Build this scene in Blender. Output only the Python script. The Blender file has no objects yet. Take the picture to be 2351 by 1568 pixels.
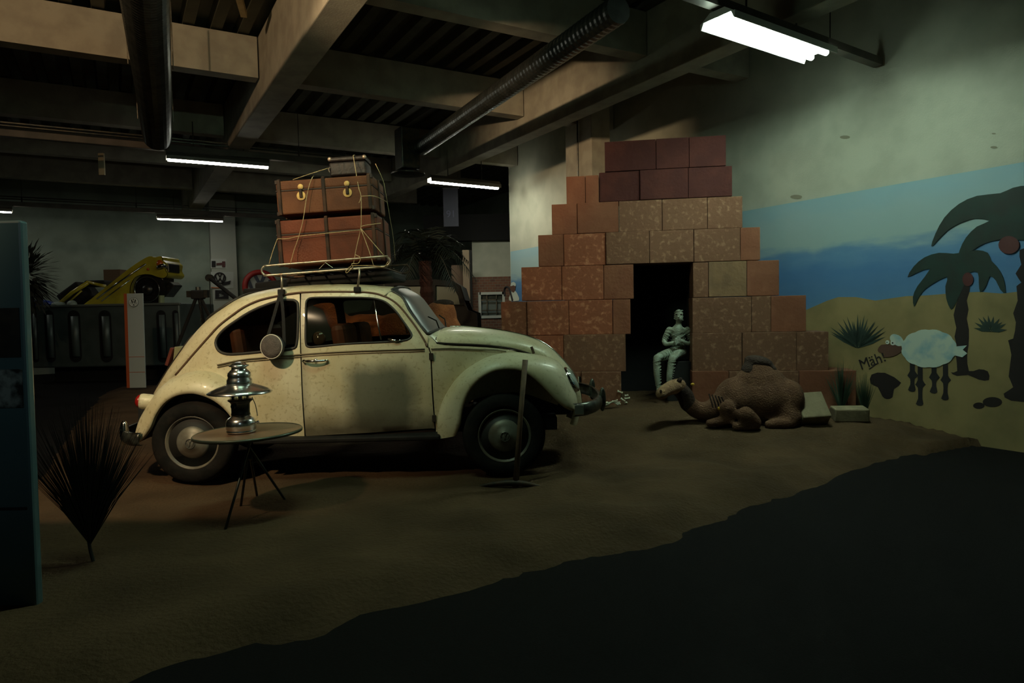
import bpy, bmesh, math, random
from math import sin, cos, pi, radians, sqrt, atan2
from mathutils import Vector, Matrix, noise
from mathutils.geometry import delaunay_2d_cdt
random.seed(7)
S = bpy.context.scene
COL = S.collection
# ------------------------------------------------------------------ camera, world, exposure
F0 = 1567.0; CX, CY = 1175.5, 784.0
CAMZ = 1.40
PITCH = math.atan(75/F0); ROLL = -0.02
cd = bpy.data.cameras.new('camera'); cam = bpy.data.objects.new('camera', cd); COL.objects.link(cam)
RM = Matrix.Rotation(pi/2-PITCH, 3, 'X') @ Matrix.Rotation(ROLL, 3, 'Z')
cam.matrix_world = Matrix.Translation((0,0,CAMZ)) @ RM.to_4x4()
cd.sensor_width = 36; cd.lens = 36*F0/2351; cd.clip_start = .05; cd.clip_end = 100
S.camera = cam
w = bpy.data.worlds.new('world'); S.world = w; w.use_nodes = True
w.node_tree.nodes['Background'].inputs[0].default_value = (.6,.8,.7,1)
w.node_tree.nodes['Background'].inputs[1].default_value = .003
S.view_settings.view_transform = 'Standard'; S.view_settings.look = 'None'
S.view_settings.gamma = 1; S.view_settings.use_curve_mapping = False
S.view_settings.exposure = 0.0
CAMP = Vector((0,0,CAMZ))
def ray(px,py):
    return RM @ Vector(((px-CX)/F0, -(py-CY)/F0, -1))
def at(px,py,Y):
    d = ray(px,py); return CAMP + d*(Y/d.y)
def gz(px,py,z):
    d = ray(px,py); return CAMP + d*((z-CAMZ)/d.z)
def hit(px,py,p0,n):
    d = ray(px,py); return CAMP + d*((p0-CAMP).dot(n)/d.dot(n))
A1 = Vector((-.5,.8660254,0)); A2 = Vector((.8660254,.5,0)); UP = Vector((0,0,1))
def RP(D,F,z): return A2*D + A1*F + UP*z          # room coordinates: D across, F along the hall
WD = 7.1                                           # the painted wall
def wp(px,py,off=.004): return hit(px,py,A2*(WD-off),A2)
# ------------------------------------------------------------------ warm lamp outside the picture and added fill spots, sky light none (a hall)
GREEN = (.70,1.0,.74)
WARM = (1.0,.74,.44)
def area(name,p,size,sy,energy,color,rot):
    l = bpy.data.lights.new(name,'AREA'); l.shape='RECTANGLE'; l.size=size; l.size_y=sy; l.energy=energy; l.color=color
    o = bpy.data.objects.new(name,l); o.location=p; o.rotation_euler=rot; COL.objects.link(o); return o
def spot(name,p,tgt,energy,color,ang,blend=.5,rad=.06):
    l = bpy.data.lights.new(name,'SPOT'); l.energy=energy; l.color=color; l.spot_size=radians(ang); l.spot_blend=blend; l.shadow_soft_size=rad
    o = bpy.data.objects.new(name,l); o.location=p; o.rotation_euler=(Vector(tgt)-Vector(p)).to_track_quat('-Z','Y').to_euler(); COL.objects.link(o); return o
spot('warm_spotlight',(-3.2,1.7,3.93),(-3.0,5.9,1.25),700,WARM,66,1.0,.09)
spot('warm_beam_fill',(-3.75,2.5,4.52),(-3.0,8.2,4.50),310,(1,.68,.38),110,1.0,.06)  # added spot for the beams, split off the one warm lamp
spot('warm_column_fill',(-3.2,1.75,3.30),(.95,10.7,3.5),1500,(1,.70,.40),25,1.0,.07)  # added spot carrying the warm lamp's light on to the column
LAMP_E = 72.0; TUBE_E = 38.0
# ------------------------------------------------------------------ materials
MATS = {}
def mat(name,col,rough=.7,metal=0,col2=None,scale=6,detail=6,lo=.4,hi=.62,bump=0,bscale=None,coat=0,spec=.5,emit=None,estr=0,dist=0):
    if name in MATS: return MATS[name]
    m = bpy.data.materials.new(name); m.use_nodes = True; nt = m.node_tree; N = nt.nodes; L = nt.links
    b = N['Principled BSDF']; b.inputs['Roughness'].default_value = rough; b.inputs['Metallic'].default_value = metal
    b.inputs['Specular IOR Level'].default_value = spec
    b.inputs['Coat Weight'].default_value = coat
    b.inputs['Base Color'].default_value = (*col,1)
    tc = N.new('ShaderNodeTexCoord')
    if col2 is not None:
        n = N.new('ShaderNodeTexNoise'); n.inputs['Scale'].default_value=scale; n.inputs['Detail'].default_value=detail; n.inputs['Distortion'].default_value=dist
        L.new(tc.outputs['Object'],n.inputs['Vector'])
        r = N.new('ShaderNodeValToRGB'); r.color_ramp.elements[0].position=lo; r.color_ramp.elements[1].position=hi
        r.color_ramp.elements[0].color=(*col,1); r.color_ramp.elements[1].color=(*col2,1)
        L.new(n.outputs['Fac'],r.inputs['Fac']); L.new(r.outputs['Color'],b.inputs['Base Color'])
    if bump:
        n2 = N.new('ShaderNodeTexNoise'); n2.inputs['Scale'].default_value=bscale or scale*3; n2.inputs['Detail'].default_value=5
        L.new(tc.outputs['Object'],n2.inputs['Vector'])
        bp = N.new('ShaderNodeBump'); bp.inputs['Strength'].default_value=bump; bp.inputs['Distance'].default_value=.02
        L.new(n2.outputs['Fac'],bp.inputs['Height']); L.new(bp.outputs['Normal'],b.inputs['Normal'])
    if emit:
        b.inputs['Emission Color'].default_value=(*emit,1); b.inputs['Emission Strength'].default_value=estr
    MATS[name]=m; return m
def glassmat(name,tint,gloss=.12,rough=.02,gc=.9,fm=1.0):
    m = bpy.data.materials.new(name); m.use_nodes=True; nt=m.node_tree; N=nt.nodes; L=nt.links
    for n in list(N): N.remove(n)
    o=N.new('ShaderNodeOutputMaterial'); t=N.new('ShaderNodeBsdfTransparent'); g=N.new('ShaderNodeBsdfGlossy'); mx=N.new('ShaderNodeMixShader')
    t.inputs[0].default_value=(*tint,1); g.inputs['Roughness'].default_value=rough; g.inputs[0].default_value=(gc,gc,gc,1)
    fr=N.new('ShaderNodeFresnel'); fr.inputs['IOR'].default_value=1.45
    ad=N.new('ShaderNodeMath'); ad.operation='MULTIPLY_ADD'; ad.inputs[1].default_value=fm; ad.inputs[2].default_value=gloss*.3; ad.use_clamp=True
    L.new(fr.outputs[0],ad.inputs[0]); L.new(ad.outputs[0],mx.inputs[0]); L.new(t.outputs[0],mx.inputs[1]); L.new(g.outputs[0],mx.inputs[2]); L.new(mx.outputs[0],o.inputs[0])
    MATS[name]=m; return m
black = mat('black_rubber',(.007,.007,.007),.7,spec=.25,col2=(.012,.011,.010),scale=12,bump=.1)
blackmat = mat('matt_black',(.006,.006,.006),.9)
chrome = mat('chrome',(.75,.75,.72),.12,1,col2=(.5,.48,.42),scale=9,lo=.55,hi=.8)
dullmetal = mat('dull_metal',(.32,.31,.27),.4,1,col2=(.2,.17,.12),scale=20)
darksteel = mat('dark_steel',(.05,.055,.055),.35,.8,col2=(.09,.08,.06),scale=15)
rust_shade = mat('rusty_shade_brown',(.06,.035,.02),.8,col2=(.11,.06,.03),scale=25)
white = mat('white_enamel',(.62,.64,.60),.4)
# ------------------------------------------------------------------ mesh helpers
def lerp(a,b,t): return a+(b-a)*t
def smooth(t): t=max(0,min(1,t)); return t*t*(3-2*t)
class MB:
    def __init__(s): s.v=[]; s.f=[]
    def add(s,vs,fs):
        n=len(s.v); s.v+= [Vector(v) for v in vs]; s.f+=[tuple(i+n for i in f) for f in fs]; return s
    def box(s,c,size,rot=None):
        x,y,z=[q/2 for q in size]; vs=[Vector((i*x,j*y,k*z)) for i in(-1,1) for j in(-1,1) for k in(-1,1)]
        if rot is not None: vs=[rot@v for v in vs]
        return s.add([Vector(c)+v for v in vs],[(0,1,3,2),(4,6,7,5),(0,4,5,1),(2,3,7,6),(0,2,6,4),(1,5,7,3)])
    def hexa(s,b,t):      # bottom 4 pts, top 4 pts
        return s.add(list(b)+list(t),[(3,2,1,0),(4,5,6,7),(0,1,5,4),(1,2,6,5),(2,3,7,6),(3,0,4,7)])
    def tube(s,path,r,seg=8,closed=False,flat=None,caps=True):
        P=[Vector(p) for p in path]; n=len(P); rs=r if isinstance(r,(list,tuple)) else [r]*n
        T=[]
        for i in range(n):
            a=P[(i-1)%n] if (closed or i>0) else P[i]; b=P[(i+1)%n] if (closed or i<n-1) else P[i]
            d=b-a; T.append(d.normalized() if d.length>1e-9 else Vector((0,0,1)))
        u=T[0].orthogonal().normalized(); vs=[]
        if flat is not None:
            u=(flat-T[0]*flat.dot(T[0])).normalized()
        for i in range(n):
            t=T[i]; u=(u-t*u.dot(t))
            if u.length<1e-6: u=t.orthogonal()
            u.normalize(); v=t.cross(u)
            for k in range(seg):
                a=2*pi*k/seg; vs.append(P[i]+(u*cos(a)+v*sin(a))*rs[i])
        fs=[]
        m=n if closed else n-1
        for i in range(m):
            j=(i+1)%n
            for k in range(seg):
                k2=(k+1)%seg; fs.append((i*seg+k,i*seg+k2,j*seg+k2,j*seg+k))
        if not closed and caps:
            fs.append(tuple(range(seg-1,-1,-1))); fs.append(tuple((n-1)*seg+k for k in range(seg)))
        return s.add(vs,fs)
    def lathe(s,prof,o,axis=(0,0,1),seg=24,cap=True):
        ax=Vector(axis).normalized(); u=ax.orthogonal().normalized(); v=ax.cross(u); o=Vector(o); vs=[]
        for r,h in prof:
            for k in range(seg):
                a=2*pi*k/seg; vs.append(o+ax*h+(u*cos(a)+v*sin(a))*max(r,1e-4))
        fs=[]
        for i in range(len(prof)-1):
            for k in range(seg):
                k2=(k+1)%seg; fs.append((i*seg+k,i*seg+k2,(i+1)*seg+k2,(i+1)*seg+k))
        if cap: fs.append(tuple(range(seg-1,-1,-1))); fs.append(tuple((len(prof)-1)*seg+k for k in range(seg)))
        return s.add(vs,fs)
    def grid(s,rows):
        n=len(rows[0]); vs=[p for r in rows for p in r]; fs=[]
        for i in range(len(rows)-1):
            for k in range(n-1): fs.append((i*n+k,i*n+k+1,(i+1)*n+k+1,(i+1)*n+k))
        return s.add(vs,fs)
    def ell(s,c,r,rot=None,seg=14,rings=9):
        vs=[];fs=[]; c=Vector(c)
        for i in range(rings+1):
            th=pi*i/rings
            for k in range(seg):
                a=2*pi*k/seg; q=Vector((r[0]*sin(th)*cos(a),r[1]*sin(th)*sin(a),r[2]*cos(th)))
                if rot is not None: q=rot@q
                vs.append(c+q)
        for i in range(rings):
            for k in range(seg):
                k2=(k+1)%seg; fs.append((i*seg+k,(i+1)*seg+k,(i+1)*seg+k2,i*seg+k2))
        return s.add(vs,fs)
    def prism(s,poly,ext):         # polygon of points, pushed along ext
        n=len(poly); P=[Vector(p) for p in poly]; e=Vector(ext)
        fs=[tuple(range(n)),tuple(range(2*n-1,n-1,-1))]+[(i,i+n,(i+1)%n+n,(i+1)%n) for i in range(n)]
        return s.add(P+[p+e for p in P],fs)
    def build(s,name,m,parent=None,smoothed=False,bevel=0,origin=None,kind=None,label=None,fix=True,solid=0):
        root=parent
        while root is not None and root.parent is not None: root=root.parent
        if root is not None: o=root.location.copy()
        elif origin is not None: o=Vector(origin)
        else:
            xs=[v.x for v in s.v]; ys=[v.y for v in s.v]; zs=[v.z for v in s.v]
            o=Vector(((min(xs)+max(xs))/2,(min(ys)+max(ys))/2,min(zs)))
        me=bpy.data.meshes.new(name); me.from_pydata([tuple(v-o) for v in s.v],[],s.f)
        if fix:
            b=bmesh.new(); b.from_mesh(me); bmesh.ops.recalc_face_normals(b,faces=b.faces); b.to_mesh(me); b.free()
        me.materials.append(m)
        if smoothed: me.polygons.foreach_set('use_smooth',[True]*len(me.polygons))
        ob=bpy.data.objects.new(name,me); COL.objects.link(ob)
        if parent is not None: ob.parent=parent
        else: ob.location=o
        if bevel:
            md=ob.modifiers.new('bevel','BEVEL'); md.width=bevel; md.segments=2; md.limit_method='ANGLE'
        if solid:
            md=ob.modifiers.new('solid','SOLIDIFY'); md.thickness=solid; md.offset=0
        if kind: ob['kind']=kind
        if label: ob['label']=label
        return ob
def thing(name,label,cat,loc,group=None):
    o=bpy.data.objects.new(name,None); COL.objects.link(o); o.location=loc; o.empty_display_size=.1
    o['label']=label; o['category']=cat
    if group: o['group']=group
    return o
def tag(o,label,cat,group=None):
    o['label']=label; o['category']=cat
    if group: o['group']=group
    return o
def catmull(P,n=4,closed=False):
    P=[Vector(p) for p in P]; N=len(P); out=[]
    rng=N if closed else N-1
    for i in range(rng):
        p0=P[(i-1)%N] if closed or i>0 else P[0]*2-P[1]
        p1=P[i]; p2=P[(i+1)%N]
        p3=P[(i+2)%N] if closed or i<N-2 else P[-1]*2-P[-2]
        for k in range(n):
            t=k/n; out.append(.5*((2*p1)+(p2-p0)*t+(2*p0-5*p1+4*p2-p3)*t*t+(3*p1-p0-3*p2+p3)*t**3))
    if not closed: out.append(P[-1].copy())
    return out
def resample(P,n):
    P=[Vector(p) for p in P]; d=[0]
    for a,b in zip(P,P[1:]): d.append(d[-1]+(b-a).length)
    out=[]; j=0
    for i in range(n):
        t=d[-1]*i/(n-1)
        while j<len(P)-2 and d[j+1]<t: j+=1
        seg=d[j+1]-d[j] or 1e-9; out.append(P[j].lerp(P[j+1],min(1,max(0,(t-d[j])/seg))))
    return out
def interp(x,T):
    if x<=T[0][0]: return T[0][1]
    for a,b in zip(T,T[1:]):
        if x<=b[0]: return lerp(a[1],b[1],(x-a[0])/(b[0]-a[0]+1e-12))
    return T[-1][1]
def inpoly(x,y,P):
    c=False; n=len(P); j=n-1
    for i in range(n):
        xi,yi=P[i][0],P[i][1]; xj,yj=P[j][0],P[j][1]
        if (yi>y)!=(yj>y) and x<(xj-xi)*(y-yi)/(yj-yi)+xi: c=not c
        j=i
    return c
def flatten(poly,holes,step,f3):
    """triangulate a 2D outline with inner points and lift it with f3"""
    loops=[poly]+holes; vs=[]; es=[]
    for lp in loops:
        n0=len(vs); vs+=[Vector((p[0],p[1])) for p in lp]; es+=[(n0+i,n0+(i+1)%len(lp)) for i in range(len(lp))]
    xs=[p[0] for p in poly]; ys=[p[1] for p in poly]
    bnd=[p for lp in loops for p in lp]
    x=min(xs)+step/2
    while x<max(xs):
        y=min(ys)+step/2
        while y<max(ys):
            if inpoly(x,y,poly) and not any(inpoly(x,y,h) for h in holes) and min((p[0]-x)**2+(p[1]-y)**2 for p in bnd)>(step*.35)**2:
                vs.append(Vector((x,y)))
            y+=step
        x+=step
    r=delaunay_2d_cdt(vs,es,[],0,1e-6); V,_,Fc=r[0],r[1],r[2]
    fs=[]
    for f in Fc:
        cx=sum(V[i][0] for i in f)/3; cy=sum(V[i][1] for i in f)/3
        if inpoly(cx,cy,poly) and not any(inpoly(cx,cy,h) for h in holes): fs.append(tuple(f))
    m=MB(); m.add([f3(v[0],v[1]) for v in V],fs); return m
def text_mesh(txt,size,o,ux,uz,m,name,parent=None,depth=.002,align='CENTER'):
    cu=bpy.data.curves.new(name,'FONT'); cu.body=txt; cu.size=size; cu.extrude=depth; cu.align_x=align; cu.align_y='CENTER'
    tmp=bpy.data.objects.new('tmp',cu); COL.objects.link(tmp); dg=bpy.context.evaluated_depsgraph_get()
    me=bpy.data.meshes.new_from_object(tmp.evaluated_get(dg)); bpy.data.objects.remove(tmp)
    n=ux.cross(uz); mb=MB(); mb.add([o+ux*v.co.x+uz*v.co.y+n*v.co.z for v in me.vertices],[tuple(p.vertices) for p in me.polygons])
    bpy.data.meshes.remove(me)
    return mb.build(name,m,parent,fix=False)
def emblem(mb,o,ux,uz,R,th,depth,ringed=True):
    n=ux.cross(uz).normalized()
    ring=[o+ux*R*cos(a)+uz*R*sin(a) for a in [2*pi*k/28 for k in range(28)]]
    if ringed: mb.tube(ring,th*.55,6,closed=True)
    for ln in ([(-.36,.88),(0,.12),(.36,.88)],[(-.82,.5),(-.4,-.82),(0,-.02),(.4,-.82),(.82,.5)]):
        for a,b in zip(ln,ln[1:]):
            pa=o+ux*a[0]*R+uz*a[1]*R; pb=o+ux*b[0]*R+uz*b[1]*R; d=(pb-pa).normalized(); s=d.cross(n)*th*.5
            mb.hexa([pa-s-n*depth/2,pb-s-n*depth/2,pb+s-n*depth/2,pa+s-n*depth/2],[pa-s+n*depth/2,pb-s+n*depth/2,pb+s+n*depth/2,pa+s+n*depth/2])
# ------------------------------------------------------------------ SETTING
def st(mb,name,m,**k): return mb.build(name,m,kind='structure',**k)
carpet = mat('dark_carpet',(.0035,.003,.003),.95,spec=.15,col2=(.005,.004,.004),scale=60,bump=.15,bscale=150)
plaster = mat('pale_plaster',(.46,.47,.38),.85,col2=(.40,.41,.33),scale=3,bump=.08,bscale=60)
greyplaster = mat('grey_plaster',(.26,.31,.26),.9,col2=(.21,.25,.21),scale=2,bump=.06,bscale=40)
concrete = mat('painted_concrete',(.42,.39,.31),.85,col2=(.33,.30,.24),scale=4,bump=.1,bscale=50)
deckmat = mat('corrugated_deck_paint',(.10,.10,.07),.6,.2,col2=(.07,.07,.05),scale=4)
st(MB().add([RP(-16,-5,0),RP(11,-5,0),RP(11,21,0),RP(-16,21,0)],[(0,1,2,3)]),'floor',carpet)
def slab(D0,D1,Fa,Fb,z0,z1): return MB().hexa([RP(D0,Fa,z0),RP(D1,Fa,z0),RP(D1,Fb,z0),RP(D0,Fb,z0)],[RP(D0,Fa,z1),RP(D1,Fa,z1),RP(D1,Fb,z1),RP(D0,Fb,z1)])
# corrugated ceiling deck on the cross beams
CZ=4.78
m=MB(); prof=[]; D=-16.0
while D<11:
    prof+=[(D,CZ),(D+.12,CZ),(D+.15,CZ+.09),(D+.27,CZ+.09)]; D+=.30
m.grid([[RP(d,-5,z) for d,z in prof],[RP(d,21,z) for d,z in prof]])
st(m,'ceiling',deckmat,fix=False)
wall_right=st(slab(WD,WD+.25,-5,12.3,0,CZ+.1),'wall_right',plaster)
wall_back=st(slab(-16,11,20.6,20.9,0,CZ+.1),'wall_back',greyplaster)
st(slab(10,10.2,12.3,20.6,0,CZ+.1),'wall_side',greyplaster)
st(slab(-16.2,-16,-5,21,0,CZ+.1),'wall_left',greyplaster)
st(slab(-16,11,-5.2,-5,0,CZ+.1),'wall_front',greyplaster)
n=0
for D0,D1,z0,z1 in ((1.63,1.93,4.0,CZ),(5.40,5.66,4.0,CZ),(-5.2,-4.9,4.0,CZ)):
    n+=1; st(slab(D0,D1,-4.9,20.5,z0,z1),'trim_%d'%n,concrete,bevel=.01)
for Fp in (6.1,8.84,11.9,14.5,17.2):
    for D0,D1 in ((-15.9,-5.22),(-4.88,1.61),(1.95,5.38),(5.68,7.08))[(2 if Fp<7 else 0):]:
        n+=1; st(slab(D0,D1,Fp,Fp+.2,4.27,4.76),'trim_%d'%n,concrete)
# concrete column behind the pyramid and dark duct box beside it
col0=at(1358,360,10.5)
c=[col0,col0+A1*.69,col0+A1*.69+A2*.36,col0+A2*.36]
m=MB().hexa([Vector((p.x,p.y,0)) for p in c],[Vector((p.x,p.y,4.76)) for p in c]); st(m,'wall_column',concrete,bevel=.01)
# conduit on the column
cp=col0+A1*.33-A2*.02; tag(MB().tube([Vector((cp.x,cp.y,1)),Vector((cp.x,cp.y,4.3))],.012,6).build('conduit',darksteel),'thin dark conduit running up the lit face of the concrete column','conduit')
# pilaster on back wall
pl=at(478,600,21.0)
def backpt(px,py,off=.0): return hit(px,py,A1*(20.6-off),A1)
b0=backpt(478,500,.02); b1=backpt(536,500,.02)
m=MB(); Da=b0.dot(A2); Db=b1.dot(A2)
st(slab(Da,Db,20.3,20.6,0,4.7),'wall_pilaster',mat('pilaster_paint',(.36,.38,.33),.8))
# ---- painted wall (mural)
def wuz(px,py): p=wp(px,py); return (-p.dot(A1),p.z)
def wlift(off): return lambda u,z: -A1*u + A2*(WD-off)+UP*z
def wpoly(pts,off,m,name,parent,label=None,sm=0,step=.4):
    P=[wuz(*p) for p in pts]
    if sm: P=[(v[0],v[1]) for v in catmull([(p[0],p[1],0) for p in P],sm,True)]
    return flatten(P,[],step,wlift(off)).build(name,m,parent,label=label)
# sky paint: bands of blue by height, brushed
def skymat():
    m=bpy.data.materials.new('mural_sky_paint'); m.use_nodes=True; N=m.node_tree.nodes; L=m.node_tree.links; b=N['Principled BSDF']; b.inputs['Roughness'].default_value=.7
    g=N.new('ShaderNodeNewGeometry'); sp=N.new('ShaderNodeSeparateXYZ'); L.new(g.outputs['Position'],sp.inputs[0])
    nz=N.new('ShaderNodeTexNoise'); nz.inputs['Scale'].default_value=2.2; nz.inputs['Detail'].default_value=7
    mp=N.new('ShaderNodeMapping'); mp.inputs['Scale'].default_value=(1,1,4); L.new(g.outputs['Position'],mp.inputs[0]); L.new(mp.outputs[0],nz.inputs['Vector'])
    ma=N.new('ShaderNodeMath'); ma.operation='MULTIPLY_ADD'; ma.inputs[1].default_value=.35; L.new(nz.outputs['Fac'],ma.inputs[0]); L.new(sp.outputs['Z'],ma.inputs[2])
    mr=N.new('ShaderNodeMapRange'); mr.inputs[1].default_value=1.4; mr.inputs[2].default_value=2.85; L.new(ma.outputs[0],mr.inputs[0])
    r=N.new('ShaderNodeValToRGB'); e=r.color_ramp.elements
    e[0].position=0; e[0].color=(.085,.20,.36,1); e[1].position=1; e[1].color=(.24,.40,.48,1)
    for p,c in ((.36,(.06,.17,.36)),(.50,(.10,.23,.40)),(.60,(.30,.42,.42)),(.78,(.30,.42,.44))):
        x=e.new(p); x.color=(*c,1)
    L.new(mr.outputs[0],r.inputs[0]); L.new(r.outputs[0],b.inputs['Base Color']); return m
sky=skymat()
dune=mat('mural_sand_paint',(.27,.20,.085),.8,col2=(.19,.145,.06),scale=2.5,detail=8,lo=.4,hi=.66)
palmg=mat('mural_palm_green',(.004,.022,.016),.7,col2=(.006,.014,.010),scale=5)
trunkp=mat('mural_trunk_brown',(.010,.004,.004),.8); redp=mat('mural_dark_red',(.07,.012,.012),.6)
woolp=mat('mural_wool_white',(.55,.64,.56),.8,col2=(.28,.47,.54),scale=7,lo=.48,hi=.7); facep=mat('mural_face_brown',(.10,.045,.03),.8)
eyep=mat('mural_eye_white',(.6,.65,.6),.7); inkp=mat('mural_ink',(.01,.008,.01),.8); bushp=mat('mural_bush_green',(.018,.036,.028),.8)
# sky: from wall end to beyond the frame
uL=-12.28; uR=-1.0
m=flatten([(uL,1.2),(uR,1.2),(uR,2.63),(-4,2.62),(-7,2.60),(-9,2.62),(uL,2.58)],[],.6,wlift(.003)); m.build('painted_sky',sky,wall_right,label='painted blue sky band')
dt=[(1153,735),(1400,730),(1700,745),(1850,712),(1900,690),(1925,682),(1965,682),(2010,690),(2080,680),(2130,678),(2200,672),(2250,670),(2300,674),(2351,668),(2450,664)]
P=[wuz(*p) for p in dt]; P=[(uL,P[0][1])]+P+[(uR,1.42),(uR,0),(uL,0)]
flatten(P,[],.6,wlift(.006)).build('painted_dunes',dune,wall_right,label='painted ochre desert sand')
def mc(x,y): return (1850+x/2.413,400+y/2.413)
def mpoly(pts,off,mt,name,label=None,sm=3): return wpoly([mc(*p) for p in pts],off,mt,name,wall_right,label,sm)
BIG=[(697,400),(720,330),(770,240),(850,165),(950,120),(1080,105),(1150,75),(1250,62),(1400,90),(1500,160),(1560,300),(1480,240),(1380,230),(1420,330),(1430,430),(1340,340),(1290,330),(1209,365),(1080,362),(990,385),(930,420),(850,470),(855,420),(890,350),(950,290),(1020,258),(940,245),(860,270),(790,310),(730,370)]
mpoly(BIG,.012,palmg,'painted_palm_crown','large painted dark green palm crown',2)
mpoly([(565,570),(600,510),(660,460),(740,435),(820,440),(880,430),(950,420),(1010,435),(1030,480),(1060,510),(1095,570),(1108,655),(1080,640),(1055,590),(1022,565),(1000,620),(968,655),(960,600),(955,545),(910,545),(885,600),(840,700),(815,745),(800,742),(780,690),(775,620),(785,568),(700,610),(650,650),(620,700),(602,735),(595,680),(620,620),(690,525),(620,545)],.010,palmg,'painted_palm_crown','small painted dark green palm crown',2)
tr=[(845,600),(905,600),(905,660),(893,700),(903,750),(893,800),(905,860),(903,950),(895,1000),(905,1090),(960,1080),(1010,1092),(1015,1140),(960,1138),(900,1112),(840,1118),(805,1098),(840,1090),(832,1000),(838,950),(825,900),(835,850),(820,780),(840,700)]
mpoly(tr,.008,trunkp,'painted_palm_trunk','painted trunk of the small palm',2)
tr=[(1185,420),(1300,420),(1310,700),(1320,900),(1300,1200),(1340,1260),(1140,1255),(1097,1215),(1150,1180),(1125,1120),(1140,1000),(1122,920),(1150,910),(1165,820),(1150,770),(1175,700),(1168,620),(1195,600),(1163,550),(1195,500)]
mpoly(tr,.008,trunkp,'painted_palm_trunk','painted trunk of the large palm',2)
def circ(x,y,rx,ry=None,n=20): return [(x+rx*cos(2*pi*k/n),y+(ry or rx)*sin(2*pi*k/n)) for k in range(n)]
mpoly(circ(1128,392,58,50),.014,redp,'painted_coconut',None,0)
mpoly(circ(900,582,30,38),.012,redp,'painted_coconut',None,0)
for x,y0,kn,y1 in ((592,1040,1115,1205),(635,1045,1165,1283),(712,1050,1125,1215),(775,1040,1140,1252)):
    mpoly([(x-13,y0),(x+13,y0),(x+14,kn-25),(x+32,kn),(x+14,kn+18),(x+12,y1-40),(x+18,y1-10),(x,y1),(x-24,y1-10),(x-12,y1-40),(x-13,kn+18),(x-28,kn),(x-14,kn-25)],.009,inkp,'painted_sheep_leg',None,2)
sb=[]
for k in range(48):
    a=2*pi*k/48; r=1+.045*abs(sin(a*6)); sb.append((685+152*r*cos(a)*(1 if abs(cos(a))<.9 else .98),965+103*r*sin(a)))
mpoly(sb,.013,woolp,'painted_sheep_body','painted white woolly sheep body',0)
mpoly([(825,955),(895,948),(872,972),(897,992),(870,1014),(825,1003)],.012,woolp,'painted_sheep_tail',None,0)
mpoly([(400,975),(420,945),(470,945),(530,955),(528,985),(480,1010),(432,1012),(440,995),(415,988)],.012,facep,'painted_sheep_face','brown sheep face looking left',2)
mpoly([(470,900),(490,885),(530,900),(548,940),(520,952),(500,945),(475,925)],.014,woolp,'painted_sheep_forelock',None,3)
for x,y,r in ((456,930,11),(487,933,15)):
    mpoly(circ(x,y,r),.016,eyep,'painted_sheep_eye',None,0); mpoly(circ(x-2,y+1,r*.3),.018,inkp,'painted_pupil',None,0)
mpoly([(365,1110),(440,1100),(530,1155),(490,1190),(482,1235),(450,1245),(425,1230),(400,1180),(360,1160)],.008,trunkp,'painted_rock',None,2)
mpoly(circ(1035,1262,54,28),.008,trunkp,'painted_rock',None,0); mpoly(circ(960,1282,32,18),.008,trunkp,'painted_rock',None,0)
random.seed(3)
def bush(cx,cy,w0,h,nb,a0,a1,name,wd=10):
    mb=MB()
    for k in range(nb):
        a=radians(lerp(a0,a1,k/(nb-1))+random.uniform(-4,4)); L_=h*random.uniform(.75,1.05)
        x1=cx+cos(a)*L_*w0; y1=cy-sin(a)*L_; dx,dy=-sin(a)*wd*.5,-cos(a)*wd*.5
        pts=[mc(cx+random.uniform(-6,6),cy),mc((cx+x1)/2+dx,(cy+y1)/2+dy),mc(x1,y1),mc((cx+x1)/2-dx,(cy+y1)/2-dy)]
        mb.add([wlift(.009)(*wuz(*p)) for p in pts],[(0,1,2,3)])
    mb.build(name,bushp,wall_right,fix=False)
bush(290,965,1,185,26,25,155,'painted_bush',16)
bush(1025,872,1.0,110,10,5,168,'painted_bush',20)
def tmark(txt,px,py,size,m,name,rot=0):
    o=wp(px,py,.01); ux=(-A1*cos(rot)+UP*sin(rot)); uz=(A1*sin(rot)+UP*cos(rot))
    return text_mesh(txt,size,o,ux,uz,m,name,wall_right,.001)
tmark('Mäh!',1850+368/2.413,400+1035/2.413,.16,inkp,'painted_word',.38)
p=[mc(350,1078),mc(398,1045),mc(400,1050),mc(354,1082)]; wpoly(p,.009,inkp,'painted_underline',wall_right)
# small painted shepherd with crook at the far left of the mural
robe=mat('mural_robe_white',(.5,.56,.5),.8)
wpoly([(1170,690),(1172,676),(1177,668),(1184,668),(1190,678),(1192,690)],.012,robe,'painted_robe',wall_right,'white robe of the little painted shepherd',2)
wpoly([(1173,655),(1177,650),(1182,651),(1184,656),(1184,664),(1180,672),(1175,668),(1172,662)],.014,facep,'painted_face',wall_right,None,2)
wpoly([(1173,657),(1175,650),(1180,647),(1185,651),(1185,657),(1180,655)],.016,robe,'painted_turban',wall_right,None,2)
mb=MB(); mb.tube([wp(*p,.018) for p in catmull([(1159,680,0),(1158,668,0),(1160,661,0),(1165,659,0),(1170,665,0),(1177,690,0)],4) for p in [(p[0],p[1])]],.022,6); mb.build('painted_crook',inkp,wall_right)
# scuffs on the upper wall
for x,y,a in ((1940,315,12),(2145/2.972+1560,912/2.972,5),(2145/2.972+1560,1005/2.972,8),(1828,452,14)):
    wpoly(circ(x,y,a,a*.35,10),.004,mat('wall_scuff',(.22,.21,.15),.9),'wall_scuff',wall_right)
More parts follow.
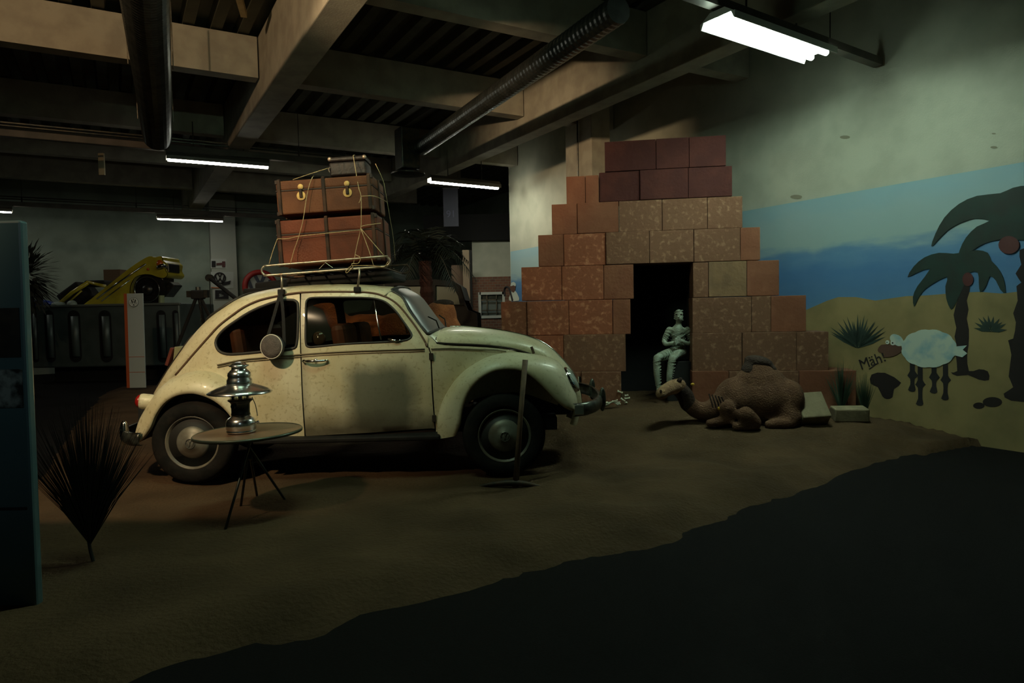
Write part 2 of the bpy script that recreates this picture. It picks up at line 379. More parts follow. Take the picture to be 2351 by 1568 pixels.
# ------------------------------------------------------------------ SAND
edge=[(2480,985),(2351,1006),(2200,1025),(2060,1055),(1980,1078),(1900,1118),(1800,1150),(1700,1188),(1550,1252),(1430,1275),(1300,1302),(1150,1345),(1000,1384),(800,1432),(560,1500),(300,1572),(0,1680)]
SP=[gz(x,y,.01) for x,y in edge]; SP=[(p.x,p.y) for p in SP]+[(-2.9,2.0),(-3.9,3.6)]
for x,y in ((20,1130),(80,1085),(130,1008),(165,965),(200,930),(225,905),(243,893),(290,889),(360,886),(440,884)):
    p=gz(x,y,.03); SP.append((p.x,p.y))
SP+=[(-5,12.6),(-1.5,12.2),(0.6,11.2),(1.6,10.9)]
for Fq in (8,6,4.5,3.2): p=A2*7.08+A1*Fq; SP.append((p.x,p.y))
def segd(x,y):
    d=1e9; n=len(SP)
    for i in range(n):
        ax,ay=SP[i]; bx,by=SP[(i+1)%n]; dx,dy=bx-ax,by-ay; t=max(0,min(1,((x-ax)*dx+(y-ay)*dy)/(dx*dx+dy*dy+1e-12)))
        e=(x-ax-t*dx)**2+(y-ay-t*dy)**2
        if e<d: d=e
    return sqrt(d)
def walld(x,y): return WD-(x*.8660254+y*.5)
def sandz(x,y):
    ins=inpoly(x,y,SP); d=segd(x,y)
    nz=noise.noise(Vector((x*1.1,y*1.1,0)))
    d2=(d if ins else -d)+.045*noise.noise(Vector((x*2.7,y*2.7,3)))+.05*noise.noise(Vector((x*9,y*9,7)))
    base=.095+.20*smooth((y-5.7)/1.9)*smooth((x+1.9)/1.8)
    wd=walld(x,y)
    if wd<1.0 : d2=max(d2,.0) if ins else d2
    if wd<.8 and ins: base-= .06*smooth(1-wd/.8); d2=max(d2,.25*smooth((y-4.0)/1.5))
    if d2<=-.02: return -.03
    k=smooth((d2+.02)/.42)
    h=-.012+base*k+.022*nz*k+(.016*noise.noise(Vector((x*4,y*4,1)))+.007*noise.noise(Vector((x*11,y*11,5))))*min(1,k*1.5+.2)
    for cx,cy,r,a in SDIP: 
        q=((x-cx)**2+(y-cy)**2)/(r*r)
        if q<4: h+=a*math.exp(-q)
    return h
SDIP=[]
p=gz(1700,1052,.12); SDIP.append((p.x,p.y,.28,-.03)); p=gz(1640,1060,.12); SDIP.append((p.x,p.y,.18,.025))
p=gz(1170,1125,.10); SDIP.append((p.x,p.y,.22,-.025)); p=gz(1290,1110,.1); SDIP.append((p.x,p.y,.25,.03))
for x,y,a in ((900,1240,-.02),(1020,1270,-.02),(1100,1180,.015),(780,1290,.02),(620,1330,-.015),(1350,1180,.02),(700,1400,.015),(1450,1140,-.015),(300,1400,-.02),(460,1290,.02),(850,1130,.02)):
    p=gz(x,y,.1); SDIP.append((p.x,p.y,.16,a))
sandm=mat('sand',(.082,.050,.026),.95,spec=.15,col2=(.048,.029,.015),scale=1.6,detail=10,lo=.35,hi=.68,bump=.7,bscale=38)
def make_sand():
    X0,X1,Y0,Y1=-9.2,5.4,1.2,13.0; st_=.055; nx=int((X1-X0)/st_); ys=[]; y=Y0
    while y<Y1: ys.append(y); y+=st_*(1 if y<7.5 else 1.6)
    idx={}; vs=[]; fs=[]
    hs=[]
    for j,y in enumerate(ys):
        for i in range(nx+1):
            x=X0+i*st_; hs.append(sandz(x,y) if (x*.866+y*.5)<WD-.01 else -.03)
    W=nx+1
    def vid(i,j):
        k=j*W+i
        if k not in idx: idx[k]=len(vs); vs.append((X0+i*st_,ys[j],hs[k]))
        return idx[k]
    for j in range(len(ys)-1):
        for i in range(nx):
            q=(j*W+i,j*W+i+1,(j+1)*W+i+1,(j+1)*W+i)
            if max(hs[a] for a in q)>-.004: fs.append((vid(i,j),vid(i+1,j),vid(i+1,j+1),vid(i,j+1)))
    mb=MB(); mb.add(vs,fs); o=mb.build('sand',sandm,smoothed=True,fix=False,kind='stuff')
    tag(o,'brown heaped desert sand spread over the dark floor under the old car','sand')
make_sand()
def SZ(x,y): return sandz(x,y)
def gnd(px,py):
    z=.15
    for _ in range(8):
        p=gz(px,py,z); z=SZ(p.x,p.y)
    return Vector((p.x,p.y,z))
# ------------------------------------------------------------------ LAMPS
tubem=mat('lamp_tube_glow',(1,1,1),.5,emit=(1.0,1.0,.86),estr=TUBE_E)
bigm=mat('lamp_diffuser_glow',(1,1,1),.5,emit=(.76,1.0,.80),estr=LAMP_E)
housing=mat('lamp_housing_grey',(.16,.15,.13),.5,.3); railm=mat('trunking_grey',(.12,.10,.085),.55,.3,col2=(.08,.07,.06),scale=4)
LZ=3.75
reflm=mat('lamp_reflector_white',(.85,.88,.85),.5)
def lamp(pa,pb,width,label,em,group=None,hood=.06,drop=0.0):
    d=(pb-pa).normalized(); s=d.cross(UP).normalized(); c=(pa+pb)/2; t=thing('ceiling_lamp',label,'lamp',c+UP*.0,group)
    h=width/2
    if width>.2:
        for sg in (-1,1): MB().tube([pa+s*sg*h*.5+UP*.03,pb+s*sg*h*.5+UP*.03],.028,12).build('tube',em,t,smoothed=True)
    else: MB().tube([pa,pb],h*.55,12).build('tube',em,t,smoothed=True)
    e=.02; A=pa-d*e; B=pb+d*e; hh=h+.015
    m=MB()      # opaque reflector: trough open downward
    lo=-drop; up=.055
    for sg in(-1,1):
        m.hexa([A+s*sg*hh+UP*lo,B+s*sg*hh+UP*lo,B+s*sg*(hh+.012)+UP*lo,A+s*sg*(hh+.012)+UP*lo],[A+s*sg*hh*.85+UP*up,B+s*sg*hh*.85+UP*up,B+s*sg*(hh+.012)+UP*up,A+s*sg*(hh+.012)+UP*up])
    m.hexa([A-s*hh+UP*up,B-s*hh+UP*up,B+s*hh+UP*up,A+s*hh+UP*up],[A-s*h*.5+UP*(up+.06),B-s*h*.5+UP*(up+.06),B+s*h*.5+UP*(up+.06),A+s*h*.5+UP*(up+.06)])
    m.build('reflector',reflm if width>.2 else housing,t)
    for q in (.25,.75):
        p=pa.lerp(pb,q); MB().tube([p+UP*.11,p+UP*.6],.008,6).build('hanger',darksteel,t)
    return t
def lampline(x0,y0,x1,y1,z=LZ): return gz(x0,y0,z),gz(x1,y1,z)
a,b=lampline(385,366,615,384); lamp(a,b,.10,'long glowing tube lamp hanging left of the stacked travel trunks','lamp' and tubem,drop=.0)
print('L1',(b-a).length,(a-b).normalized())
a,b=lampline(988,416,1143,431); lamp(a,b,.13,'glowing tube lamp hanging right of the stacked trunks near the painted wall',mat('wall_lamp_glow',(1,1,1),.5,emit=(1.0,1.0,.80),estr=95),drop=.012); print('L2',(b-a).length)
a,b=lampline(362,502,511,508,LZ-.03); lamp(a,b,.09,'glowing tube lamp farthest back, above the yellow wreck and tripod',tubem,drop=.0)
a,b=lampline(-110,480,26,487,LZ-.03); lamp(a,b,.09,'glowing tube lamp cut by the left edge above the display board',tubem,drop=.0)
# wide lamp upper right
pa=gz(1650,56,LZ); pb=gz(1880,134,LZ); print('BIG',(pb-pa).length,pa,pb)
lamp(pa,pb,.30,'wide blazing white lamp above the mural and pyramid',bigm,drop=0.0)
# an equal lamp on the same line, out of the picture over the sand in front of the car
q=(pb-pa).normalized(); pc=pa-q*2.9

nearm=mat('near_lamp_glow',(1,1,1),.5,emit=(.66,1.0,.72),estr=95)
lamp(pc-q*1.4,pc,.12,'long tube lamp on the near lamp line left of the mural lamp',nearm)
# trunking rails
def rail(Fq,Da,Db,z,label,name='lamp_rail',side=0):
    t=thing(name,label,'rail',RP(Da,Fq,z)); c=[]
    m=slab(Da,Db,Fq-.05,Fq+.05,z,z+.10); m.build('channel',railm,t,bevel=.008)
    m=MB(); m.tube([RP(Da,Fq+.10,z+.22),RP(Db,Fq+.10,z+.22)],.016,6); m.tube([RP(Da,Fq+.02,z+.16),RP(Db,Fq+.02,z+.16)],.014,6); m.build('cable',darksteel,t)
    D=Da+.3
    while D<Db:
        m=MB(); m.box(RP(D,Fq,z+.16),(.02,.02,.12)); m.tube([RP(D,Fq,z+.1),RP(D,Fq,4.7)],.006,5); m.build('bracket',darksteel,t); D+=2.2
FR=gz(500,375,LZ).dot(A1)
rail(FR,-13,3.5,LZ+.12,'long dark lamp rail crossing behind the stacked trunks')
FR2=gz(437,505,LZ-.03).dot(A1)
rail(FR2,-13,5,LZ+.10,'farthest dark lamp rail above the back wall')
q0=pa-q*6.5; 
t=thing('lamp_rail','dark rail carrying the wide bright lamp at upper right','rail',q0+UP*.13)
m=MB(); s=q.cross(UP); e0=pa-q*6.5; e1=pb+q*1.1
m.hexa([e0-s*.05+UP*.125,e1-s*.05+UP*.125,e1+s*.05+UP*.125,e0+s*.05+UP*.125],[e0-s*.05+UP*.2,e1-s*.05+UP*.2,e1+s*.05+UP*.2,e0+s*.05+UP*.2]); m.build('channel',railm,t)
for k in range(5): pp=e0.lerp(e1,(k+.5)/5); MB().tube([pp+UP*.2,Vector((pp.x,pp.y,4.7))],.006,5).build('hanger',darksteel,t)
# ------------------------------------------------------------------ DUCTS
ductm=mat('duct_metal',(.15,.16,.15),.33,.85,col2=(.10,.11,.10),scale=8)
def duct(path,r,label,ribs=.055,name='air_duct'):
    P=resample(catmull(path,8),140); t=thing(name,label,'duct',P[0])
    L_=sum((b-a).length for a,b in zip(P,P[1:])); n=int(L_/(ribs/2)); P=resample(P,n); rr=[r*(1.0 if k%2 else .955) for k in range(n)]
    MB().tube(P,rr,24).build('spiral_pipe',ductm,t,smoothed=False)
    return t
a=gz(325,-160,4.02); b=gz(333,0,4.02); c_=gz(350,180,4.0); d_=gz(361,316,3.98)
t=duct([a,b,c_,d_],.19,'ribbed flexible air duct hanging from the ceiling at upper left')
m=MB()
for f_ in (.35,.8):
    p=b.lerp(d_,f_); s=(d_-b).cross(UP).normalized(); m.tube([p+s*.21+UP*.0,p+s*.21+UP*.7],.006,5); m.tube([p-s*.21,p-s*.21+UP*.7],.006,5)
m.build('hanger_wire',dullmetal,t)
a=gz(1420,22,3.88); b=gz(968,338,3.88)
t=duct([a,a.lerp(b,.33),a.lerp(b,.66),b],.12,'long straight spiral air duct running away over the pyramid side',.07)
# elbow and drop of the duct
pe=b+A1*.05
t=thing('duct_outlet','dark vertical duct outlet with round plate at the end of the straight duct','duct',Vector((pe.x,pe.y,3.5)))
MB().box(Vector((pe.x-.2,pe.y,3.86)),(.30,.30,.62),Matrix.Rotation(radians(30),3,'Z')).build('drop_box',darksteel,t,bevel=.02)
MB().lathe([(.10,0),(.26,.02),(.26,.04),(.10,.1)],(pe.x-.2,pe.y,3.46)).build('outlet_plate',darksteel,t,smoothed=False)
p0=at(233,352,11.0); p1=at(234,402,11.0)
tag(MB().box((p0+p1)/2,(.09,.03,(p0-p1).length)).build('cable_end',mat('cable_end_tan',(.30,.26,.17),.7)),'short pale strip hanging below the lamp rail at upper left','strip')
# timber end by the big beam at top
p0=at(545,-20,7.2); p1=at(560,34,7.6)
tag(MB().tube([p0,p1],.045,4).build('timber_offcut',mat('pale_timber',(.45,.33,.17),.7,col2=(.35,.25,.12),scale=10)),'pale timber end sticking out above the ceiling beam at the top','timber')
# ------------------------------------------------------------------ PYRAMID
P0=at(1520,700,7.75); ang=radians(9); PE=Vector((cos(ang),-sin(ang),0)); PN=Vector((-sin(ang),-cos(ang),0))
def ph(px,py,back): return hit(px,py,P0-PN*back,PN)
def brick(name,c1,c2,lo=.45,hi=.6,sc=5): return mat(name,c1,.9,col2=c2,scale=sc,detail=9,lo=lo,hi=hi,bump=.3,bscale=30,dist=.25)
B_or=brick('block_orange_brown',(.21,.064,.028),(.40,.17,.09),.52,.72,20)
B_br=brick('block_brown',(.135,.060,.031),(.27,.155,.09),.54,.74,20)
B_red=brick('block_shaded_red',(.042,.005,.003),(.055,.009,.005))  # red blocks; shade over the top courses is painted into the colour
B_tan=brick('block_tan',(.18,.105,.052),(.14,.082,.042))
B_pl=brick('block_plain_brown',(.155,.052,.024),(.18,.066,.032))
pyr=thing('pyramid','stepped brown block pyramid with a dark doorway against the painted wall','pyramid',Vector((P0.x,P0.y,.2)))
# rows: (top mid px, bottom mid px, setback, segments of joints, materials)
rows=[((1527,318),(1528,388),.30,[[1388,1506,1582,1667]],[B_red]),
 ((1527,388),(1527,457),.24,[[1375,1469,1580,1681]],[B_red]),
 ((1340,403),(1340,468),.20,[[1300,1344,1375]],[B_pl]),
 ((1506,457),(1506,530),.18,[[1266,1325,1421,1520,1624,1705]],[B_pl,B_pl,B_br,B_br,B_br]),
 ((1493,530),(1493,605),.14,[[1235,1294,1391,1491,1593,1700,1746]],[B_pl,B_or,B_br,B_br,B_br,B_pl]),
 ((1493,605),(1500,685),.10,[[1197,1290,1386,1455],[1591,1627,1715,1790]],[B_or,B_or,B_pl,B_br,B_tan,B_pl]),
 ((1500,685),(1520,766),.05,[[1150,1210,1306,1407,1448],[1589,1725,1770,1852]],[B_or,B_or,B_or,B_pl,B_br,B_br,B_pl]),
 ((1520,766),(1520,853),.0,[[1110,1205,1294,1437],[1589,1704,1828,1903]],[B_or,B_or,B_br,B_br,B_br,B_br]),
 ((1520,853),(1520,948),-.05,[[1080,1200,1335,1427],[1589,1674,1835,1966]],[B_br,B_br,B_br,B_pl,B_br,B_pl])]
random.seed(5)
lastz=None
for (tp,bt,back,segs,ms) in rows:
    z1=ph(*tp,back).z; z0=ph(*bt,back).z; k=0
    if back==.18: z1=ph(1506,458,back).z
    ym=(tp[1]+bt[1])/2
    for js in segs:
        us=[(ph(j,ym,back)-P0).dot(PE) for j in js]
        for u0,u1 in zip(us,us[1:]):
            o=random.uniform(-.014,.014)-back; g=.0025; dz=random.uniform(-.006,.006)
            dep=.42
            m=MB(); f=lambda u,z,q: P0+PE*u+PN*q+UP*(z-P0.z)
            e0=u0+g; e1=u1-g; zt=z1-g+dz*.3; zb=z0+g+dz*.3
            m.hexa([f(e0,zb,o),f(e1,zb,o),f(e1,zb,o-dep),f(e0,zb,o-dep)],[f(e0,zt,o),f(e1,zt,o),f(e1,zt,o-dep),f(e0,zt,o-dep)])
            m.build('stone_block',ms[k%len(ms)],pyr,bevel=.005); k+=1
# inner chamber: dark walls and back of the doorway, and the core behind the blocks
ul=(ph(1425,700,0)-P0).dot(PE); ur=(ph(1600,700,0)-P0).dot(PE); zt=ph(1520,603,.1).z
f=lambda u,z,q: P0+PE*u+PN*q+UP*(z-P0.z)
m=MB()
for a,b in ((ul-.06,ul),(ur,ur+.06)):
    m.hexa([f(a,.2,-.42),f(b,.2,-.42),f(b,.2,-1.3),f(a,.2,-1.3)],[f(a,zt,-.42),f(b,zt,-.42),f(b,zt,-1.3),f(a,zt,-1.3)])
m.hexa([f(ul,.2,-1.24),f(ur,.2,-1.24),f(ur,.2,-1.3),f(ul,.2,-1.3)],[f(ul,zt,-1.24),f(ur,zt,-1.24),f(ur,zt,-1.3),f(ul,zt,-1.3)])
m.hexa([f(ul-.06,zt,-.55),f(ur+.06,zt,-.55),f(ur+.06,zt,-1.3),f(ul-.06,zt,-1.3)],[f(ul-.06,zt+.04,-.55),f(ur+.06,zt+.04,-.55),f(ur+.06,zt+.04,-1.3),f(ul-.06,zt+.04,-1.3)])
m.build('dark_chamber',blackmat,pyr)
# loose slabs
slabm=brick('slab_tan',(.21,.17,.10),(.15,.12,.07))
def orient(c,ex,ey,ez,size,name,m,label,cat):
    R=Matrix((ex,ey,ez)).transposed(); return tag(MB().box(c,size,R).build(name,m,bevel=.012),label,cat)
c0=at(1866,928,6.72); 
ex=Vector((.97,.0,.05)).normalized(); nn=Vector((-.25,-.72,.65)); nn=(nn-ex*nn.dot(ex)).normalized(); ey=nn.cross(ex)
orient(c0-nn*.10,ex,ey,nn,(.28,.30,.20),'stone_slab',slabm,'tan stone slab tilted up, leaning beside the camel rump','slab')
c0=at(1950,945,6.85); zz=SZ(c0.x,c0.y)
orient(Vector((c0.x,c0.y,zz+.055)),Vector((1,-.2,.02)).normalized(),Vector((.2,1,.05)).normalized(),Vector((-.01,-.06,1)).normalized(),(.32,.22,.13),'stone_slab',slabm,'tan stone slab lying flat in the sand before the mural','slab')
# bones
bonem=mat('bone_white',(.60,.62,.50),.6,col2=(.45,.45,.33),scale=12)
def bone(mb,a,b,r):
    mb.tube([a,a.lerp(b,.15),a.lerp(b,.5),a.lerp(b,.85),b],[r*1.5,r,r*.8,r,r*1.5],8)
c0=gnd(1398,938); zc=SZ(c0.x,c0.y)
t=thing('skeleton_hand','bleached skeleton hand lying on the sand beyond the front bumper','bone',(c0.x,c0.y,zc))
m=MB(); o=Vector((c0.x-.05,c0.y,zc+.05)); m.ell(o,(.06,.045,.03)); m.build('palm_bones',bonem,t,smoothed=True)
for k,(dx,dz) in enumerate(((.10,.035),(.13,.01),(.14,-.01),(.12,-.02))):
    m=MB(); y=(k-1.5)*.022; a=o+Vector((.04,y,.005)); b=a+Vector((dx*.5,y*.4,.02+dz*.3)); cq=b+Vector((dx*.5,y*.3,dz-.02)); bone(m,a,b,.010); bone(m,b,cq,.008); m.build('finger_bone',bonem,t,smoothed=True)
m=MB(); bone(m,o+Vector((-.02,-.04,0)),o+Vector((.02,-.10,.03)),.01); m.build('thumb_bone',bonem,t,smoothed=True)
m=MB(); bone(m,o+Vector((-.04,0,.0)),o+Vector((-.16,.02,.10)),.014); m.build('forearm_bone',bonem,t,smoothed=True)
c0=gnd(1440,928); t=thing('bone_pile','small heap of pale bones at the foot of the pyramid','bone',(c0.x,c0.y,SZ(c0.x,c0.y)))
for k in range(5):
    a=Vector((c0.x+random.uniform(-.06,.06),c0.y-.04+random.uniform(-.04,.04),SZ(c0.x,c0.y)+.02+.028*k)); b=a+Vector((random.uniform(-.06,.06),random.uniform(-.05,.05),random.uniform(-.01,.03)))
    m=MB(); bone(m,a,b,.010); m.build('bone',bonem,t,smoothed=True)
# ------------------------------------------------------------------ organic bodies (one remeshed skin)
def limb(mb,pts,rs,n=4,seg=12):
    P=catmull(pts,n); R=[]
    for i in range(len(P)):
        t=i/(len(P)-1)*(len(rs)-1); k=min(int(t),len(rs)-2); R.append(lerp(rs[k],rs[k+1],t-k))
    mb.tube(P,R,seg); mb.ell(P[0],(R[0],)*3,seg=10,rings=6); mb.ell(P[-1],(R[-1],)*3,seg=10,rings=6)
def skin(mb,name,m,parent,voxel=.018,it=5):
    o=mb.build(name,m,parent,smoothed=True)
    r=o.modifiers.new('r','REMESH'); r.mode='VOXEL'; r.voxel_size=voxel; r.use_smooth_shade=True
    s=o.modifiers.new('s','SMOOTH'); s.iterations=it; s.factor=.6
    return o
furm=mat('camel_fur_brown',(.095,.047,.027),.95,spec=.2,col2=(.135,.068,.040),scale=9,bump=.8,bscale=70)
furdark=mat('camel_fur_dark',(.025,.012,.008),.95,col2=(.04,.02,.012),scale=12,bump=.8,bscale=60)
furlight=mat('camel_fur_sandy',(.26,.155,.08),.95,col2=(.2,.11,.06),scale=12,bump=.6,bscale=60)
furorange=mat('camel_fur_orange',(.36,.11,.035),.95,col2=(.25,.07,.022),scale=8,bump=.8,bscale=60)
yel=mat('yellow_tassel',(.55,.33,.03),.8)
def C(px,py,Y): return at(px,py,Y)
YC=6.90
cz=SZ(C(1720,960,YC).x,YC-.1)
camel=thing('camel','brown stuffed camel lying with dark hump before the pyramid','camel',(C(1720,960,YC).x,YC,cz))
m=MB(); k=YC/F0
RY=lambda a: Matrix.Rotation(a,3,'Y')
m.ell(C(1755,905,YC),(88*k,.27,60*k)); m.ell(C(1800,912,YC),(44*k,.26,56*k)); m.ell(C(1690,905,YC),(50*k,.23,50*k))
m.ell(C(1745,870,YC),(60*k,.19,46*k)); m.ell(C(1740,846,YC),(38*k,.14,34*k)); m.ell(C(1740,834,YC),(24*k,.10,24*k))
m.ell(C(1818,905,YC-.12),(27*k,.14,44*k)); m.ell(C(1812,945,YC-.16),(30*k,.13,26*k))
limb(m,[C(1690,900,YC),C(1660,918,YC-.02),C(1630,932,YC-.05),C(1600,930,YC-.05),C(1578,912,YC-.05)],[.21,.15,.105,.09,.085])
for yy,(a,b,c2) in ((YC-.24,((1668,925),(1676,950),(1628,960))),(YC-.33,((1712,940),(1738,964),(1690,968)))):
    limb(m,[C(*a,yy),C(*b,yy),C(*c2,yy)],[.085,.052,.045])
limb(m,[C(1800,930,YC-.18),C(1815,958,YC-.26),C(1765,963,YC-.28)],[.10,.065,.05])
body=skin(m,'body',furm,camel,.02,8)
m=MB(); m.ell(C(1742,820,YC+.01),(34*k,.125,15*k),RY(.25)); m.ell(C(1716,838,YC),(13*k,.11,22*k),RY(.3)); m.ell(C(1768,834,YC),(16*k,.10,9*k),RY(.5)); skin(m,'hump_hair',furdark,camel,.016,4)
m=MB(); limb(m,[C(1580,916,YC-.05),C(1572,896,YC-.07),C(1560,882,YC-.1)],[.085,.085,.08]); skin(m,'neck_mane',furdark,camel,.016,3)
m=MB(); m.ell(C(1552,876,YC-.12),(.105,.07,.078),RY(-.3)); limb(m,[C(1545,877,YC-.15),C(1527,885,YC-.24),C(1518,892,YC-.28)],[.075,.062,.058]); m.ell(C(1522,898,YC-.27),(.045,.045,.028))
head=skin(m,'head',furlight,camel,.012,3)
for ex_,ey_,dd_ in ((1560,861,-.17),(1566,866,-.03)):
    m=MB(); m.ell(C(ex_,ey_,YC+dd_),(.032,.014,.022),RY(-.6)); m.build('ear',furdark,head,smoothed=True)
m=MB(); m.ell(C(1539,874,YC-.205),(.013,.013,.013)); m.build('eye',black,head,smoothed=True)
m=MB(); m.ell(C(1517,887,YC-.335),(.012,.010,.018)); m.build('nostril',furdark,head,smoothed=True)
m=MB(); m.ell(C(1523,897,YC-.325),(.035,.010,.005),RY(-.3)); m.build('mouth',furdark,head,smoothed=True)
for kx in range(5):
    x=1634+kx*7; MB().tube(catmull([C(x-6,893+kx*1.5,YC-.17-kx*.022),C(x,912,YC-.21-kx*.01),C(x+3,924,YC-.22)],3),.008,5).build('halter_fringe',furdark,camel)
for tx,ty,td,tr_ in ((1655,926,-.24,.032),(1590,871,-.06,.020)):
    m=MB(); m.ell(C(tx,ty,YC+td),(tr_,tr_*.8,tr_*.7)); m.build('tassel',yel,camel,smoothed=True)
camel.location.z-=.05
# second camel behind the car
Y2=7.7; k=Y2/F0; bx=C(900,760,Y2)
cam2=thing('camel','orange camel standing behind the loaded white car','camel',(bx.x,Y2,SZ(bx.x,Y2)))
m=MB(); m.ell(C(1000,760,Y2),(62*k,.24,45*k)); m.ell(C(920,765,Y2),(80*k,.26,48*k)); m.ell(C(1010,725,Y2),(40*k,.16,34*k)); m.ell(C(1022,708,Y2),(24*k,.11,16*k)); m.ell(C(850,765,Y2),(60*k,.22,45*k))
limb(m,[C(830,760,Y2),C(790,750,Y2),C(765,715,Y2-.05),C(760,690,Y2-.1)],[.2,.14,.10,.09]); m.ell(C(745,692,Y2-.1),(.16,.08,.09)); 
for x,yy in ((860,Y2-.14),(880,Y2+.14),(1010,Y2-.14),(1025,Y2+.14)):
    p=C(x,800,yy); gzv=SZ(p.x,yy); limb(m,[p,Vector((p.x+.03,yy,.62)),Vector((p.x,yy,.45)),Vector((p.x-.01,yy,gzv+.03))],[.12,.075,.06,.055])
skin(m,'body',furorange,cam2,.022,5)
m=MB(); m.ell(C(1018,697,Y2),(26*k,.10,10*k)); skin(m,'hump_hair',furdark,cam2,.02,2)
# mummy in the doorway
YM=8.02; k=YM/F0
bandm=mat('bandage_white',(.30,.36,.29),.9,col2=(.22,.25,.19),scale=14,bump=.5,bscale=60)
mz=SZ(C(1545,900,YM-.25).x,YM-.3)
mum=thing('mummy','bandage-wrapped mummy figure sitting in the dark pyramid doorway','figure',(C(1550,900,YM).x,YM-.2,mz))
m=MB()
M=lambda x,y,d=0: C(x,y,YM+d)
m.ell(M(1558,724),(.052,.064,.072)); m.ell(M(1560,731,-.02),(.042,.055,.046)); limb(m,[M(1558,738),M(1558,752)],[.032,.036])
limb(m,[M(1556,758),M(1557,775),M(1558,802)],[.072,.070,.068]); m.ell(M(1556,758),(.115,.052,.040)); m.ell(M(1558,806),(.092,.07,.055)); m.ell(M(1557,768),(.088,.055,.06))
limb(m,[M(1537,757),M(1526,778,-.03),M(1529,790,-.08),M(1553,785,-.14)],[.038,.031,.027,.021])
limb(m,[M(1578,757),M(1588,776,-.03),M(1583,789,-.08),M(1558,780,-.15)],[.038,.031,.027,.021])
for sx,(kx,ky),(ax,ay) in ((1548,(1508,822),(1512,892)),(1566,(1543,824),(1536,893))):
    limb(m,[M(sx,808),M((sx+kx)/2,813,-.12),M(kx,ky,-.26)],[.060,.052,.042]); limb(m,[M(kx,ky,-.26),M((kx*.5+ax*.5)-2,(ky+ay)/2,-.26),M(ax,ay,-.24)],[.042,.038,.026]); 
    limb(m,[M(ax,ay+3,-.24),M(ax+3,ay+8,-.33)],[.030,.022])
for hx,hy in ((1556,786),(1557,779)):
    m.ell(M(hx,hy,-.15),(.034,.022,.026))
    for q in range(4):
        limb(m,[M(hx-2+q*1.2,hy-3+q*2.2,-.165),M(hx-6+q*.6,hy-2+q*2.4,-.18),M(hx-8+q*.6,hy+q*2.4,-.165)],[.008,.0075,.007],3,6)
    limb(m,[M(hx+2,hy-4,-.16),M(hx-1,hy-7,-.175),M(hx-4,hy-7,-.17)],[.009,.008,.007],3,6)
mb_=skin(m,'body',bandm,mum,.010,2)
m=MB()   # bandage turns
def turn(a,b,r0,r1,n,tilt=.25):
    a=Vector(a); b=Vector(b); ax=(b-a).normalized(); u=ax.orthogonal().normalized(); v=ax.cross(u)
    for i in range(n):
        t=(i+.5)/n; p=a.lerp(b,t); r=lerp(r0,r1,t)+.003; m.tube([p+(u*cos(q)+v*sin(q))*r+ax*tilt*r*sin(q+i) for q in [2*pi*j/12 for j in range(12)]],.0045,5,closed=True)
turn(M(1508,826,-.26),M(1512,888,-.24),.042,.027,10); turn(M(1543,828,-.26),M(1536,888,-.24),.042,.027,10)
turn(M(1558,712),M(1558,736),.045,.05,4); turn(M(1548,808,-.02),M(1514,820,-.22),.060,.045,6); turn(M(1556,765),M(1558,798),.086,.07,6,.4)
turn(M(1537,757),M(1526,782,-.04),.037,.030,5); turn(M(1578,757),M(1587,780,-.04),.037,.030,5); m.build('bandage_strip',bandm,mum,smoothed=True)
m=MB()
for ex_,ey_ in ((1553,722),(1564,722)): m.ell(M(ex_,ey_,-.06),(.012,.008,.008))
m.ell(M(1558,734,-.072),(.016,.006,.005)); m.build('face_hollow',furdark,mum,smoothed=True)
m=MB(); m.ell(M(1558,728,-.068),(.009,.014,.014)); m.build('nose',bandm,mum,smoothed=True)
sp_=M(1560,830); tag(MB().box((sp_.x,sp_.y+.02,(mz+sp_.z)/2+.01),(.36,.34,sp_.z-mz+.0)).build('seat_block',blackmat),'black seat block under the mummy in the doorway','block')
# ------------------------------------------------------------------ THE CAR
YCAR=5.97
def cpt(px,py,w): return at(px,py,YCAR-w)
paint=None
def carpaint():
    m=bpy.data.materials.new('cream_car_paint'); m.use_nodes=True; N=m.node_tree.nodes; L=m.node_tree.links; b=N['Principled BSDF']
    b.inputs['Roughness'].default_value=.42; b.inputs['Coat Weight'].default_value=.15
    g=N.new('ShaderNodeNewGeometry'); 
    n1=N.new('ShaderNodeTexNoise'); n1.inputs['Scale'].default_value=3.2; n1.inputs['Detail'].default_value=9; L.new(g.outputs['Position'],n1.inputs['Vector'])
    r=N.new('ShaderNodeValToRGB'); r.color_ramp.elements[0].position=.36; r.color_ramp.elements[1].position=.64
    r.color_ramp.elements[0].color=(.50,.44,.27,1); r.color_ramp.elements[1].color=(.60,.56,.39,1)
    L.new(n1.outputs['Fac'],r.inputs[0])
    # dusty specks
    n2=N.new('ShaderNodeTexNoise'); n2.inputs['Scale'].default_value=38; n2.inputs['Detail'].default_value=6; L.new(g.outputs['Position'],n2.inputs['Vector'])
    r2=N.new('ShaderNodeValToRGB'); r2.color_ramp.elements[0].position=.30; r2.color_ramp.elements[1].position=.45; r2.color_ramp.elements[0].color=(.45,.38,.26,1); r2.color_ramp.elements[1].color=(1,1,1,1)
    L.new(n2.outputs['Fac'],r2.inputs[0]); mx=N.new('ShaderNodeMixRGB'); mx.blend_type='MULTIPLY'; mx.inputs[0].default_value=.5
    L.new(r.outputs[0],mx.inputs[1]); L.new(r2.outputs[0],mx.inputs[2]); L.new(mx.outputs[0],b.inputs['Base Color'])
    return m
paint=carpaint()
